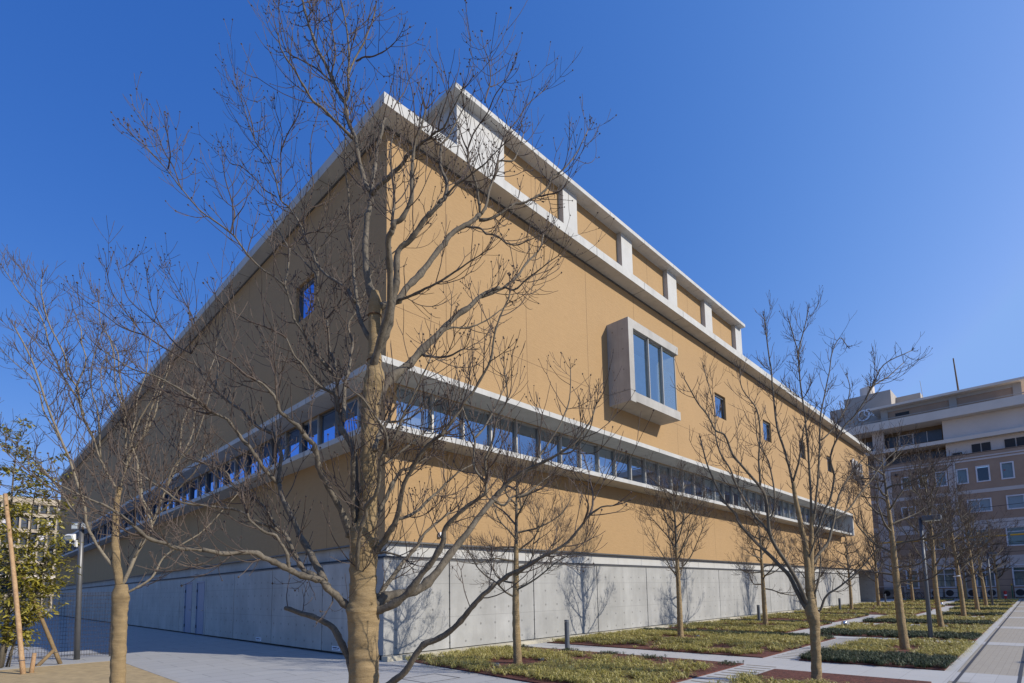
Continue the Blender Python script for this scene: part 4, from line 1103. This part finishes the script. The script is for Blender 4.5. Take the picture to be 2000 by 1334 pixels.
# evergreen with stakes at the left edge
def evergreen():
    base = (-6.45, 6.35, 0.0)
    t = thing('evergreen_tree', 'slender leafy evergreen tree propped by wooden stakes at the left edge', 'tree', base)
    rg = random.Random(4); tr = MB(); lf = MB(); tips = []
    stems = [((-6.42, 6.4), (-6.42, 6.2), 5.7, .05), ((-6.6, 6.45), (-6.9, 6.2), 5.2, .035), ((-6.35, 6.55), (-5.95, 6.1), 4.9, .03), ((-6.28, 6.6), (-5.55, 5.95), 4.0, .024), ((-6.3, 6.5), (-5.75, 5.9), 2.6, .016)]
    for (b0, b1, h, r) in stems:
        P = [np.array([b0[0]+(b1[0]-b0[0])*f+.05*math.sin(7*f+h), b0[1]+(b1[1]-b0[1])*f+.05*math.cos(6*f), f*h]) for f in np.linspace(0, 1, 12)]
        tr.tube(P, np.linspace(r, .008, 12), 7)
        for i in range(2, 12):
            for _ in range(6):
                p = P[i]+np.array([0, 0, rg.uniform(-.2, .2)]); az = rg.uniform(0, 6.28); d = unit(np.array([math.cos(az), math.sin(az), rg.uniform(.15, .8)])); Lg = rg.uniform(.35, 1.15)*(1-.5*i/12)
                if p[2] < 1.0: Lg *= .5
                Q = [p]
                for s in range(4): d = unit(d+np.array([rg.gauss(0, .15), rg.gauss(0, .15), .05])); p = p+d*Lg/4; Q.append(p)
                tr.tube(Q, np.linspace(.007, .003, 5), 4, cap=False); tips += Q[2:]
    def leaf(p, d, Lg, w):
        d = unit(d); s = unit(np.cross(d, [rg.gauss(0, .4), rg.gauss(0, .4), 1])); n = np.cross(s, d)
        a = p+d*Lg*.35+s*w-n*.01; b_ = p+d*Lg*.35-s*w-n*.01; c = p+d*Lg*.72+s*w*.8-n*.012; e = p+d*Lg*.72-s*w*.8-n*.012; tip = p+d*Lg-n*.03
        k = len(lf.v); lf.v += [tuple(q) for q in (p, a, b_, c, e, tip)]
        for fc in ((0, 2, 4, 3), (0, 3, 1), (3, 4, 5)): lf.f.append(tuple(k+i for i in fc)); lf.m.append(0)
    for p in tips:
        if rg.random() < .18: continue
        for _ in range(rg.randint(6, 11)):
            az = rg.uniform(0, 6.28); leaf(p+np.array([rg.gauss(0, .05) for _ in range(3)]), np.array([math.cos(az), math.sin(az), rg.uniform(-.9, .45)]), rg.uniform(.10, .17), .016+.010*rg.random())
    tr.build('trunk', M['bark2'], t, smooth=True); lf.build('crown', M['leaf'], t)
evergreen()
def stake(label, p0, p1, r, m, stub):
    t = thing('tree_stake', label, 'stake', p0, 'wooden stakes propping the evergreen'); s = MB()
    P = cat([p0, (np.array(p0)+np.array(p1))/2+np.array([.01, 0, 0]), p1], 6); s.tube(P, np.linspace(r*1.05, r*.85, len(P))*(1+.03*np.random.RandomState(2).randn(len(P))), 12); s.build('pole', m, t, smooth=True)
    s = MB(); s.tube([stub[0], stub[1]], [.045, .04], 10); s.build('peg', m, t, smooth=True)
    s = MB(); s.torus(stub[2], (.1, .1, 1), r*1.15, .007, 16, 5); s.build('binding_wire', M['galv'], t)
stake('pale peeled wooden stake leaning into the evergreen, nearest the viewer', (-6.16, 4.42, 0), (-6.60, 5.9, 4.1), .048, M['stake'], ((-6.02, 4.55, 0), (-5.98, 4.68, .42), (-6.18, 4.52, .30)))
stake('darker wooden stake leaning into the evergreen beside the lamp pole', (-5.36, 6.15, 0), (-6.35, 6.3, 2.7), .045, M['stakeD'], ((-5.82, 5.95, 0), (-5.5, 6.15, .36), (-5.47, 6.16, .30)))

# ---------------------------------------------------------------- street furniture
# welded mesh fence at left
F = thing('mesh_fence', 'low dark welded wire mesh fence behind the evergreen and the lamp pole', 'fence', (-6, 7.6, 0))
def fpt(s): return np.array([-4.15-s*.93, 7.35+s*.25, 0.0])      # along the fence
fl = 7.0; m = MB()
s = 0
while s <= fl:
    p = fpt(s); m.tube([p+[0, 0, .04], p+[0, 0, 1.78]], [.0035, .0035], 4); s += .062
for z in np.arange(.10, 1.75, .105): m.tube([fpt(0)+[0, 0, z], fpt(fl)+[0, 0, z]], [.0042, .0042], 4)
for z in (.08, 1.70, 1.76): m.tube([fpt(0)+[0, 0, z], fpt(fl)+[0, 0, z]], [.006, .006], 5)
m.build('wire_panel', M['wire'], F)
for s in (0.02, 2.0, 4.0, 6.0):
    m = MB(); p = fpt(s); m.cyl(p[0], p[1]+.03, -.02, 1.82, .022, 10); m.build('post', M['wire'], F)
# floodlight pole
t = thing('floodlight_pole', 'galvanised pole carrying floodlights in front of the mesh fence', 'lamp post', (-4.92, 7.14, 0))
m = MB(); m.tube([(-4.92, 7.14, -.02), (-4.985, 6.97, 2.0), (-5.02, 6.87, 3.62)], [.07, .062, .056], 16); m.build('pole', M['polegrey'], t, smooth=True)
def rotbox(m, c, ax, ay, az, sx, sy, sz):
    c = np.array(c); n = len(m.v); ax, ay, az = unit(np.array(ax, float)), unit(np.array(ay, float)), unit(np.array(az, float))
    for dz in (-1, 1):
        for dx, dy in ((-1, -1), (1, -1), (1, 1), (-1, 1)): m.v.append(tuple(c+ax*sx*dx+ay*sy*dy+az*sz*dz))
    for q in ((0, 3, 2, 1), (4, 5, 6, 7), (0, 1, 5, 4), (1, 2, 6, 5), (2, 3, 7, 6), (3, 0, 4, 7)): m.f.append(tuple(n+i for i in q)); m.m.append(0)
RT = CR_*np.array([1, 1, 0]); RT = unit(RT); FW = unit(CF_*np.array([1, 1, 0]))
pt = np.array([-5.02, 6.87, 3.58])
for sgn in (-1, 1):
    m = MB(); rotbox(m, pt+RT*sgn*.13+np.array([0, 0, -.03]), RT, FW, (0, 0, 1), .09, .08, .10); h = m.build('lamp_head', M['galv'], t, bevel=.01)
    m = MB(); rotbox(m, pt+RT*sgn*.13+np.array([0, 0, -.04])-FW*.083, RT, FW, (0, 0, 1), .07, .006, .07); m.build('lens', M['lensw'], h)
m = MB(); rotbox(m, pt-RT*.27+np.array([0, 0, -.33]), RT, unit(FW+np.array([0, 0, .5])), np.cross(RT, unit(FW+np.array([0, 0, .5]))), .12, .07, .075); h = m.build('floodlight', M['white'], t, bevel=.012)
m = MB(); rotbox(m, pt-RT*.27+np.array([0, 0, -.35])-FW*.085, RT, unit(FW+np.array([0, 0, .5])), np.cross(RT, unit(FW+np.array([0, 0, .5]))), .10, .008, .055); m.build('lens', M['lensw'], h)
m = MB(); m.tube([pt+np.array([0, 0, -.50]), pt-RT*.28+np.array([0, 0, -.50]), pt-RT*.28+np.array([0, 0, -.40])], [.02]*3, 8); rotbox(m, pt-RT*.10+np.array([0, 0, -.50]), RT, FW, (0, 0, 1), .025, .05, .09); m.build('bracket', M['white'], t)

# flat headed street lamps
def street_lamp(x, y, label, hgt=3.46):
    t = thing('street_lamp', label, 'lamp post', (x, y, 0), 'dark street lamps with flat heads')
    m = MB(); m.cyl(x, y, -.01, hgt, .058, 18, r1=.05); m.build('pole', M['lampgrey'], t, smooth=True)
    m = MB(); m.cyl(x, y, hgt, hgt+.05, .056, 18); m.build('cap', M['lampgrey'], t)
    m = MB(); m.box(x-.17, x+.17, y-.50, y-.055, hgt-.06, hgt+.085); h = m.build('lamp_head', M['lampgrey'], t, bevel=.02)
    m = MB(); m.box(x-.13, x+.13, y-.46, y-.10, hgt-.072, hgt-.061); m.build('lens', M['lensw'], h)
    m = MB(); m.box(x-.02, x+.02, y-.055, y-.03, hgt-.0, hgt+.05); m.build('arm', M['lampgrey'], t)
street_lamp(12.3, -9.0, 'dark street lamp with a flat head standing between the nearer garden beds')
street_lamp(40.1, -8.75, 'thin far street lamp among the last wrapped trees on the right')
street_lamp(9.9, -16.6, 'street lamp on the promenade whose shadow falls across the pavement')
# bollards
def bollard(x, y, label):
    t = thing('bollard', label, 'bollard', (x, y, 0), 'grey cylindrical bollard lights')
    m = MB(); m.lathe(x, y, [(.065, -.01), (.065, .72), (.058, .725), (.058, .745), (.066, .75), (.066, .78), (.06, .79), (.0, .792)], 24); m.build('post', M['lampgrey'], t, smooth=False)
    m = MB(); m.lathe(x, y, [(.0675, .735), (.0675, .747)], 24); m.build('light_band', M['chrome'], t)
for (x, y), lab in zip([(4.42, -2.05), (17.41, -2.31), (30.4, -2.29), (46.1, -1.77)], ['grey cylindrical bollard on the white path nearest the corner of the building', 'grey cylindrical bollard beside the third tree along the facade',
        'grey cylindrical bollard beside the small tree before the end of the concrete base', 'grey cylindrical bollard in front of the dark entrance recess']): bollard(x, y, lab)
def dome_light(x, y, label):
    t = thing('dome_light', label, 'garden light', (x, y, 0), 'shiny low dome lights')
    m = MB(); m.lathe(x, y, [(.10, -.01), (.10, .16), (.095, .19), (.08, .215), (.05, .232), (.0, .238)], 24); m.build('dome', M['chrome'], t, smooth=True)
    m = MB(); m.lathe(x, y, [(.115, 0), (.115, .02)], 24); m.build('base_ring', M['galv'], t)
dome_light(16.35, -5.85, 'shiny low dome light at the edge of the middle path, the nearer one'); dome_light(41.2, -5.95, 'shiny low dome light far back beside the middle path')
t = thing('marker_post', 'short white marker post in a garden bed behind the forked tree', 'post', (24.44, -2.71, 0)); m = MB(); m.box(24.38, 24.50, -2.77, -2.65, -.01, .34); m.build('post', M['white'], t, bevel=.01); m = MB(); m.box(24.37, 24.51, -2.78, -2.64, .34, .36); m.build('cap', M['white'], t)
# ground uplights round the trees
def uplight(x, y, label):
    t = thing('ground_light', label, 'ground light', (x, y, .03), 'dark ground spotlights at the trees')
    m = MB(); m.lathe(x, y, [(.075, .02), (.08, .06), (.07, .075)], 16); m.build('housing', M['lampgrey'], t); m = MB(); m.lathe(x, y, [(.06, .076), (.055, .08)], 16); m.build('lens', M['black'], t)
for x, y, lab in [(.88, -2.95, 'dark ground spotlight left of the tree nearest the concrete corner'), (2.12, -3.15, 'dark ground spotlight right of the tree nearest the concrete corner'),
                  (8.35, -2.85, 'dark ground spotlight left of the second tree along the facade'), (9.5, -3.3, 'dark ground spotlight right of the second tree along the facade'),
                  (16.4, -9.15, 'dark ground spotlight at the foot of the tree right of the nearer lamp post')]: uplight(x, y, lab)

# ---------------------------------------------------------------- brown hospital block at right
HX = 66.0
H = thing('brown_building', 'brown tiled building of many storeys with pale bands behind the garden', 'building', (HX, 0, 0))
def hb(name, boxes, m, par=None):
    q = MB()
    for b_ in boxes: q.box(*b_)
    return q.build(name, m, par or H)
YR, YL = -46, 5.2
HWIN = [(-9.86, -8.97, 11.95, 13.55, 'hcurt'), (-8.02, -7.05, 11.95, 13.5, None), (-6.30, -5.45, 11.95, 13.45, 'hcurt'), (-4.55, -3.70, 11.95, 13.45, 'hcurt'), (-2.95, -2.1, 11.95, 13.4, None), (-1.4, -.62, 11.95, 13.35, 'hcurt'),
        (-11.7, -10.8, 11.95, 13.55, 'hcurt'), (-11.6, -9.15, 8.85, 10.15, 'hblind'), (-7.9, -6.1, 8.85, 10.1, 'hblind'), (-4.2, -2.75, 8.85, 10.0, 'hblind'), (-1.6, -.4, 8.85, 10.0, 'hblind'),
        (-11.5, -8.85, 5.20, 7.15, 'hcurt'), (-7.4, -5.6, 5.2, 7.0, 'hcurt'), (-3.8, -2.3, 5.2, 7.0, 'hcurt'), (-11.6, -9.0, 1.2, 3.25, 'hcurt'), (-7.6, -6.2, 1.2, 3.2, 'hcurt'), (-4.45, -2.7, 1.15, 3.1, 'hcurt'), (-1.3, -.3, 1.1, 3.0, 'hcurt')]
q = MB(); holes_wall(q, 1, HX, YR, YL, 0, 15.0, [(a, c, e, f) for a, c, e, f, _ in HWIN], .15); q.build('wall', M['hbrown'], H)
hb('wall_top', [(HX, HX+8, YR, YL, 14.95, 15.05)], M['hbrown'])
for i, (a, c, e, f, cu) in enumerate(HWIN):
    o = hb('window', [(HX-.06, HX+.1, a-.07, a+.05, e-.07, f+.07), (HX-.06, HX+.1, c-.05, c+.07, e-.07, f+.07), (HX-.06, HX+.1, a+.05, c-.05, e-.07, e+.05), (HX-.06, HX+.1, a+.05, c-.05, f-.05, f+.07)]+([(HX-.05, HX+.09, (a+c)/2-.03, (a+c)/2+.03, e+.05, f-.05)] if c-a > 1.2 else [])+([(HX-.045, HX+.085, a+.05, c-.05, f-.62, f-.55)] if f < 8 and f-e > 1.5 else []), M['hframe'])
    g = MB(); g.quad((HX+.08, a, e), (HX+.08, c, e), (HX+.08, c, f), (HX+.08, a, f)); g.build('pane', M['hglass'], o)
    g = MB(); g.quad((HX+.14 if cu else HX+.9, a, e), (HX+.14 if cu else HX+.9, c, e), (HX+.14 if cu else HX+.9, c, f), (HX+.14 if cu else HX+.9, a, f)); g.build('curtain', M[cu or 'black'], o)
for a, c, e in ((-9.3, -9.1, 12.75), (-.98, -.8, 12.6)):
    q = MB(); q.poly([(HX+.07, a, e+.12), (HX+.07, c, e+.12), (HX+.07, (a+c)/2, e)]); q.build('red_window_mark', M['red'], H)
for z0, z1, d in ((14.48, 14.62, .05), (14.18, 14.36, .05), (10.78, 11.14, .04), (6.95, 7.95, .03), (2.98, 4.24, .03)): hb('pale_band', [(HX-d, HX-.002, YR, YL, z0, z1)], M['hband'])
for a, c in ((-5.15, -4.72), (.35, 1.9), (-13.6, -12.9)): hb('pale_column', [(HX-.10, HX-.055, a, c, 0, 14.2)], M['hband'])
q = MB(); q.cyl(HX-.2, -5.28, 0, 14.3, .09, 10); q.build('downpipe', M['hband'], H)
for a in (-3.6, -1.9, -.2): hb('vent_hood', [(HX-.28, HX-.005, a-.14, a+.14, 13.65, 13.85)], M['black'])
# set back upper storeys
UX = HX+2.5
hb('upper_wall', [(UX, UX+.3, YR, YL+2, 15.0, 19.2)], M['hdark'])
hb('floor_slab', [(HX+.2, UX+.3, YR, YL+4, 16.55, 16.95)], M['hlight'])
hb('upper_column', [(HX+1.0, HX+1.6, .9, 2.0, 15.05, 19.2)], M['hband'])
hb('white_volume', [(HX+.9, UX+.2, YR, -4.55, 16.95, 19.15), (HX+1.0, UX+.2, YR, -4.65, 15.05, 16.55)], simple('violet_white_wall', (.60, .54, .485), .85, var=.05, scale=.5))
for a, c, z0, z1 in ((-4.3, 1.0, 17.5, 18.7), (-4.4, 1.0, 15.3, 16.3), (2.2, 4.5, 17.2, 18.6), (2.2, 4.5, 15.2, 16.3)):
    o = hb('window_strip', [(UX-.04, UX-.005, a, c, z0, z1)], M['lbgw'])
    for yy in np.linspace(a, c, 5)[1:-1]: hb('mullion', [(UX-.06, UX-.042, yy-.03, yy+.03, z0, z1)], M['hframe'], o)
hb('window_frame', [(UX-.09, UX-.05, -1.75, -1.69, 17.5, 18.7), (UX-.09, UX-.05, -.45, -.39, 17.5, 18.7), (UX-.09, UX-.05, -1.69, -.45, 18.64, 18.7), (UX-.09, UX-.05, -1.69, -.45, 17.5, 17.56)], M['hframe'])
for a, c in ((-8.3, -7.6), (-7.5, -6.8), (-10.2, -9.4), (-11.05, -10.3), (-12.1, -11.2)): hb('dark_window', [(HX+.93, HX+.995, a, c, 15.2, 16.1)], M['black'])
for a in (-5.6, -4.0, -2.4): hb('roof_vent', [(HX+.3, HX+.9, a-.4, a+.4, 15.05, 15.35)], M['black'])
hb('roof_slab', [(HX-.3, HX+12, YR, YL+1.0, 19.17, 20.1)], M['hlight'])
q = MB(); q.tube([(HX-.2, YR, 20.3), (HX-.2, YL+.5, 20.3)], [.05, .05], 8); q.build('roof_rail', M['hgrey'], H)
# penthouse
PXX = HX+1.2
hb('penthouse_wall', [(PXX, PXX+6, -11.0, .95, 20.1, 21.75)], M['hbrown'])
hb('penthouse_beam', [(PXX-.1, PXX-.005, -11.05, 1.0, 21.40, 21.8)], M['hgrey'])
for a, c in ((-11.1, -10.45), (-5.95, -5.3), (.30, .98)): hb('penthouse_column', [(PXX-.14, PXX-.105, a, c, 20.1, 21.8)], M['hgrey'])
hb('penthouse_roof', [(PXX-.9, PXX+7, -11.7, 1.85, 21.8, 22.05)], M['hlight'])
hb('louvre', [(PXX-.05, PXX-.004, -1.7, -.4, 20.75, 21.1)], M['black'])
# grey plant block behind with its emblem
GXX = HX+4.0
hb('plant_block', [(GXX, GXX+6, .3, 5.2, 20.1, 24.9), (GXX+.0, GXX+6, 5.2, 6.9, 20.1, 23.8), (GXX+3, GXX+8, -2.2, .3, 20.1, 24.6)], M['hgrey'])
q = MB(); q.cyl(GXX+3, 3.2, 24.9, 26.6, .8, 20); q.build('roof_tank', M['hlight'], H)
q = MB(); q.torus((GXX-.12, 3.25, 22.35), (1, 0, 0), .62, .10, 32, 8); q.torus((GXX-.12, 2.72, 22.6), (1, 0, 0), .42, .07, 24, 6); q.ball((GXX-.1, 2.22, 22.15), .14); q.ball((GXX-.1, 1.9, 22.2), .12); q.build('emblem', M['ring'], H)
q = MB(); q.tube([(PXX+3, -6.0, 22.1), (PXX+3, -5.8, 26.9)], [.10, .06], 8); o = q.build('antenna', M['hdark'], H); q = MB(); q.tube([(PXX+3, -2.8, 22.1), (PXX+3, -2.6, 25.2)], [.03, .02], 6); q.build('antenna', M['hgrey'], H)

# cables strung in front of it
def cable(z0, z1, x, sag, r, m, label, y0=-44, y1=9, sleeve=None):
    t = thing('cable', label, 'cable', (x, 0, z0), 'cables strung in front of the brown building'); q = MB()
    P = [(x, y0+(y1-y0)*f, z0+(z1-z0)*f-sag*4*f*(1-f)) for f in np.linspace(0, 1, 14)]; q.tube(P, [r]*14, 6); q.build('wire', m, t)
    if sleeve:
        for a, c in sleeve:
            q = MB(); f0, f1 = (a-y0)/(y1-y0), (c-y0)/(y1-y0); Q = [(x, y0+(y1-y0)*f, z0+(z1-z0)*f-sag*4*f*(1-f)) for f in np.linspace(f0, f1, 6)]; q.tube(Q, [.075]*6, 8); q.build('sleeve', M['yellow'], t)
cable(6.6, 5.9, 60, .3, .02, M['black'], 'cable with yellow sleeves in front of the brown building', sleeve=[(-14, -9.3), (-9.05, -4.9), (-4.7, .9), (1.0, 3.5)])
for z0, z1, lab in ((5.6, 5.2, 'thin dark cable just below the yellow sleeved cable'), (8.6, 6.8, 'dark cable crossing the blinds of the second row of windows'), (10.4, 8.2, 'highest dark cable crossing the brown wall'), (4.9, 4.5, 'lowest dark cable crossing the brown wall')):
    cable(z0, z1, 60.3, .3, .022, M['black'], lab)
# things along the foot of that building
def ac_unit(y, label, w=1.0, h=.85):
    t = thing('air_conditioner', label, 'air conditioner', (HX-.7, y, 0), 'air conditioner units at the foot of the brown building')
    q = MB(); q.box(HX-.95, HX-.5, y-w/2, y+w/2, .12, .12+h); o = q.build('casing', M['acw'], t, bevel=.02)
    q = MB(); q.tube([(HX-.955, y+.1, .12+h*.5), (HX-.965, y+.1, .12+h*.5)], [h*.38, h*.38], 20); q.build('fan_grille', M['black'], t)
    q = MB(); q.box(HX-.9, HX-.55, y-w/2+.05, y-w/2+.13, 0, .12); q.box(HX-.9, HX-.55, y+w/2-.13, y+w/2-.05, 0, .12); q.build('feet', M['black'], t)
for y, lab in ((-9.5, 'air conditioner unit farthest right below the big ground floor window'), (-7.4, 'air conditioner unit behind the far lamp post'), (-5.9, 'air conditioner unit behind the last trees'), (-4.1, 'air conditioner unit right of the bicycles, second from them'), (-2.9, 'air conditioner unit just right of the bicycles'), (1.4, 'air conditioner unit under the low white shelf by the entrance')): ac_unit(y, lab)
t = thing('low_shelter', 'low white shelf on thin legs over an air conditioner by the entrance', 'shelter', (HX-1.2, 1.2, 0))
q = MB(); q.box(HX-2.2, HX-.4, -.4, 2.9, 1.25, 1.32); q.build('top', M['hband'], t)
for yy in (-.35, 2.85):
    q = MB(); q.box(HX-2.15, HX-2.07, yy-.04, yy+.04, 0, 1.25); q.build('leg', M['hband'], t)
def bicycle(y, a, label):
    x = HX-2.6; t = thing('bicycle', label, 'bicycle', (x, y, 0), 'bicycles parked at the foot of the brown building'); d = np.array([math.sin(a), math.cos(a), 0.0]); c = np.array([x, y, .33])
    for s_ in (-.52, .52):
        q = MB(); q.torus(c+d*s_, np.cross(d, [0, 0, 1]), .32, .02, 24, 5); w = q.build('wheel', M['tyre'], t); q = MB()
        for k in range(8): q.tube([c+d*s_, c+d*s_+.31*(d*math.cos(k*.785)+np.array([0, 0, math.sin(k*.785)]))], [.004, .004], 3)
        q.build('spokes', M['chrome'], w)
    q = MB(); bb = c+np.array([0, 0, -.05]); st = c-d*.15+np.array([0, 0, .45]); hd = c+d*.38+np.array([0, 0, .42])
    for u, v in ((bb, st), (bb, hd), (st, hd), (c-d*.52, bb), (c-d*.52, st-np.array([0, 0, .08])), (hd, c+d*.52), (hd, hd+np.array([0, 0, .15])-d*.03)): q.tube([u, v], [.016, .016], 6)
    q.build('frame', M['galv'], t); q = MB(); q.ball(st+np.array([0, 0, .08]), .11, 0, .5); q.build('saddle', M['black'], t)
    q = MB(); hh = hd+np.array([0, 0, .16]); sx = np.cross(d, [0, 0, 1]); q.tube([hh-sx*.27-d*.1, hh-sx*.2, hh+sx*.2, hh+sx*.27-d*.1], [.012]*4, 6); q.build('handlebar', M['chrome'], t)
    q = MB(); f = hd+d*.2+np.array([0, 0, .05]); q.box(f[0]-.16, f[0]+.16, f[1]-.14, f[1]+.14, f[2]-.1, f[2]+.12); q.build('basket', M['galv'], t)
bicycle(-.4, .25, 'bicycle parked farthest left at the foot of the brown building'); bicycle(-1.2, -.3, 'bicycle parked in the middle of the row by the lamp post'); bicycle(-2.0, .3, 'bicycle parked rightmost beside the air conditioner')
t = thing('red_post', 'short red post beside the last wrapped tree', 'post', (59.5, -8.55, 0)); q = MB(); q.lathe(59.5, -8.55, [(.10, 0), (.10, .55), (.13, .56), (.13, .70), (.08, .78), (.0, .80)], 16); q.build('post', M['red'], t); q = MB(); q.lathe(59.5, -8.55, [(.105, .35), (.105, .45)], 16); q.build('band', M['signW'], t)
for y, lab in ((-8.9, 'thin green pole at the foot of the brown building left of the right air conditioner'), (-4.9, 'thin green pole behind the last trees by the wall')):
    t = thing('green_pole', lab, 'pole', (63, y, 0), 'green poles'); q = MB(); q.cyl(63, y, 0, 1.25, .04, 10); q.build('pole', M['green'], t); q = MB(); q.cyl(63, y, 1.25, 1.4, .05, 10); q.build('tip', M['yellow'], t)
F2 = thing('wire_fence', 'thin dark wire fence along the foot of the brown building', 'fence', (64, -8, 0))
for yy in np.arange(-24, 6, 3.0):
    q = MB(); q.cyl(63.8, yy, 0, 1.9, .025, 6); q.build('post', M['black'], F2)
q = MB()
for z in (.6, 1.25, 1.85): q.tube([(63.8, -24, z), (63.8, 3, z)], [.014, .014], 4)
q.build('wire', M['black'], F2)
sheet('service_road', [(60, -45), (66, -45), (66, 40), (60, 40)], .004, M['land'])

# ---------------------------------------------------------------- far left: office block, dark trees, parked car
LB_ = thing('office_block', 'distant tan office block with a grid of dark windows at the left edge', 'building', (-20, 120, 0))
q = MB(); q.box(-70, 40, 120.5, 140, 0, 19.4); q.build('wall', M['lbgw'], LB_)
q = MB()
for k in range(88): q.box(-70+k*1.25, -70+k*1.25+.27, 120.02, 120.5, 0, 19.6)
for k in range(7): q.box(-70, 40, 120.0, 120.48, 1.2+k*2.9+1.0, 1.2+k*2.9+1.6)
q.box(-70, 40, 119.98, 120.46, 19.0, 19.9); q.build('facade_grid', M['lbg'], LB_)
q = MB()
for k in range(87):
    for j in range(6):
        if (k*7+j*3) % 5 == 0: q.box(-70+k*1.25+.3, -70+k*1.25+1.22, 120.44, 120.47, 3.0+j*2.9+.7, 4.6+j*2.9)
q.build('window_blind', M['hblind'], LB_)
q = MB(); q.box(-70, 40, 119.5, 119.95, 5.4, 6.1); q.build('pale_ledge', M['hlight'], LB_)
def bush(x, y, h, w, seed, label, m='leafdk', n=2600):
    t = thing('dark_tree', label, 'tree', (x, y, 0), 'dark trees beyond the mesh fence'); rg = random.Random(seed); q = MB(); lf = MB(); cl = []
    q.tube([(x, y, 0), (x+.1, y, h*.45), (x, y+.1, h*.8)], [.16, .11, .04], 8)
    for k in range(16):
        az = k*2.4; c = np.array([x+math.cos(az)*w*.55*rg.uniform(.2, 1), y+math.sin(az)*w*.55*rg.uniform(.2, 1), h*rg.uniform(.32, .92)]); q.tube([(x, y, c[2]*.6), c], [.05, .015], 5); cl.append((c, rg.uniform(.22, .42)*w))
    for _ in range(n):
        c, r = rg.choice(cl); p = c+unit(np.array([rg.gauss(0, 1), rg.gauss(0, 1), rg.gauss(0, .8)]))*r*rg.random()**.4; a = np.array([rg.gauss(0, .1), rg.gauss(0, .1), rg.gauss(0, .06)]); e = np.array([rg.gauss(0, .1), rg.gauss(0, .1), rg.gauss(0, .1)])
        lf.quad(tuple(p-a), tuple(p+e), tuple(p+a), tuple(p-e))
    q.build('trunk', M['bark2'], t); lf.build('crown', M['leafdk'], t)
bush(-4.2, 78, 7.5, 4.5, 1, 'dark leafy tree just beyond the far end of the tan building'); bush(-9, 80, 6.5, 4.5, 2, 'dark leafy tree behind the stakes beyond the fence'); bush(-14.5, 76, 7, 5, 3, 'dark leafy tree at the left edge beyond the fence')
def car(x, y, label):
    t = thing('parked_car', label, 'car', (x, y, 0))
    prof = [(-2.0, .35), (-2.05, .75), (-1.9, .95), (-1.1, 1.02), (-.55, 1.48), (1.1, 1.52), (1.75, 1.05), (2.0, .95), (2.05, .40), (2.0, .30), (-1.9, .28)]
    q = MB()
    def ring(yy, s): return [(x+a, yy, .3+(z-.3)*s) for a, z in prof]
    yy = [(-.85, .93), (-.78, 1), (.78, 1), (.85, .93)]; rs = [ring(y+a, s) for a, s in yy]
    for r0, r1 in zip(rs[:-1], rs[1:]):
        for i in range(len(prof)): j = (i+1) % len(prof); q.quad(r0[i], r0[j], r1[j], r1[i])
    q.poly(rs[0]); q.poly(rs[-1][::-1]); q.build('body', M['carp'], t, bevel=.03)
    g = MB(); g.poly([(x-.95, y-.87, 1.05), (x+1.4, y-.87, 1.05), (x+1.0, y-.83, 1.42), (x-.5, y-.83, 1.40)]); g.build('side_window', M['lbgw'], t)
    for dx in (-1.25, 1.3):
        for dy in (-.82, .82):
            g = MB(); g.tube([(x+dx, y+dy-.1, .31), (x+dx, y+dy+.1, .31)], [.31, .31], 20); w = g.build('wheel', M['tyre'], t); g = MB(); g.tube([(x+dx, y+dy-.11, .31), (x+dx, y+dy+.11, .31)], [.18, .18], 14); g.build('rim', M['chrome'], w)
    g = MB(); g.box(x+1.98, x+2.06, y-.7, y-.45, .66, .80); g.build('headlight', M['lensw'], t); g = MB(); g.box(x+1.98, x+2.06, y+.45, y+.7, .66, .80); g.build('headlight', M['lensw'], t)
car(-7.6, 52, 'pale car parked in the shade beyond the mesh fence')
t = thing('blue_bin', 'blue plastic bin beside the car beyond the fence', 'bin', (-4.6, 50.5, 0)); q = MB(); q.tube([(-4.6, 50.5, 0), (-4.6, 50.5, .75)], [.28, .34], 4); q.build('body', M['blue'], t); q = MB(); q.tube([(-4.6, 50.5, .75), (-4.6, 50.5, .82)], [.37, .36], 4); q.build('lid', M['blue'], t)
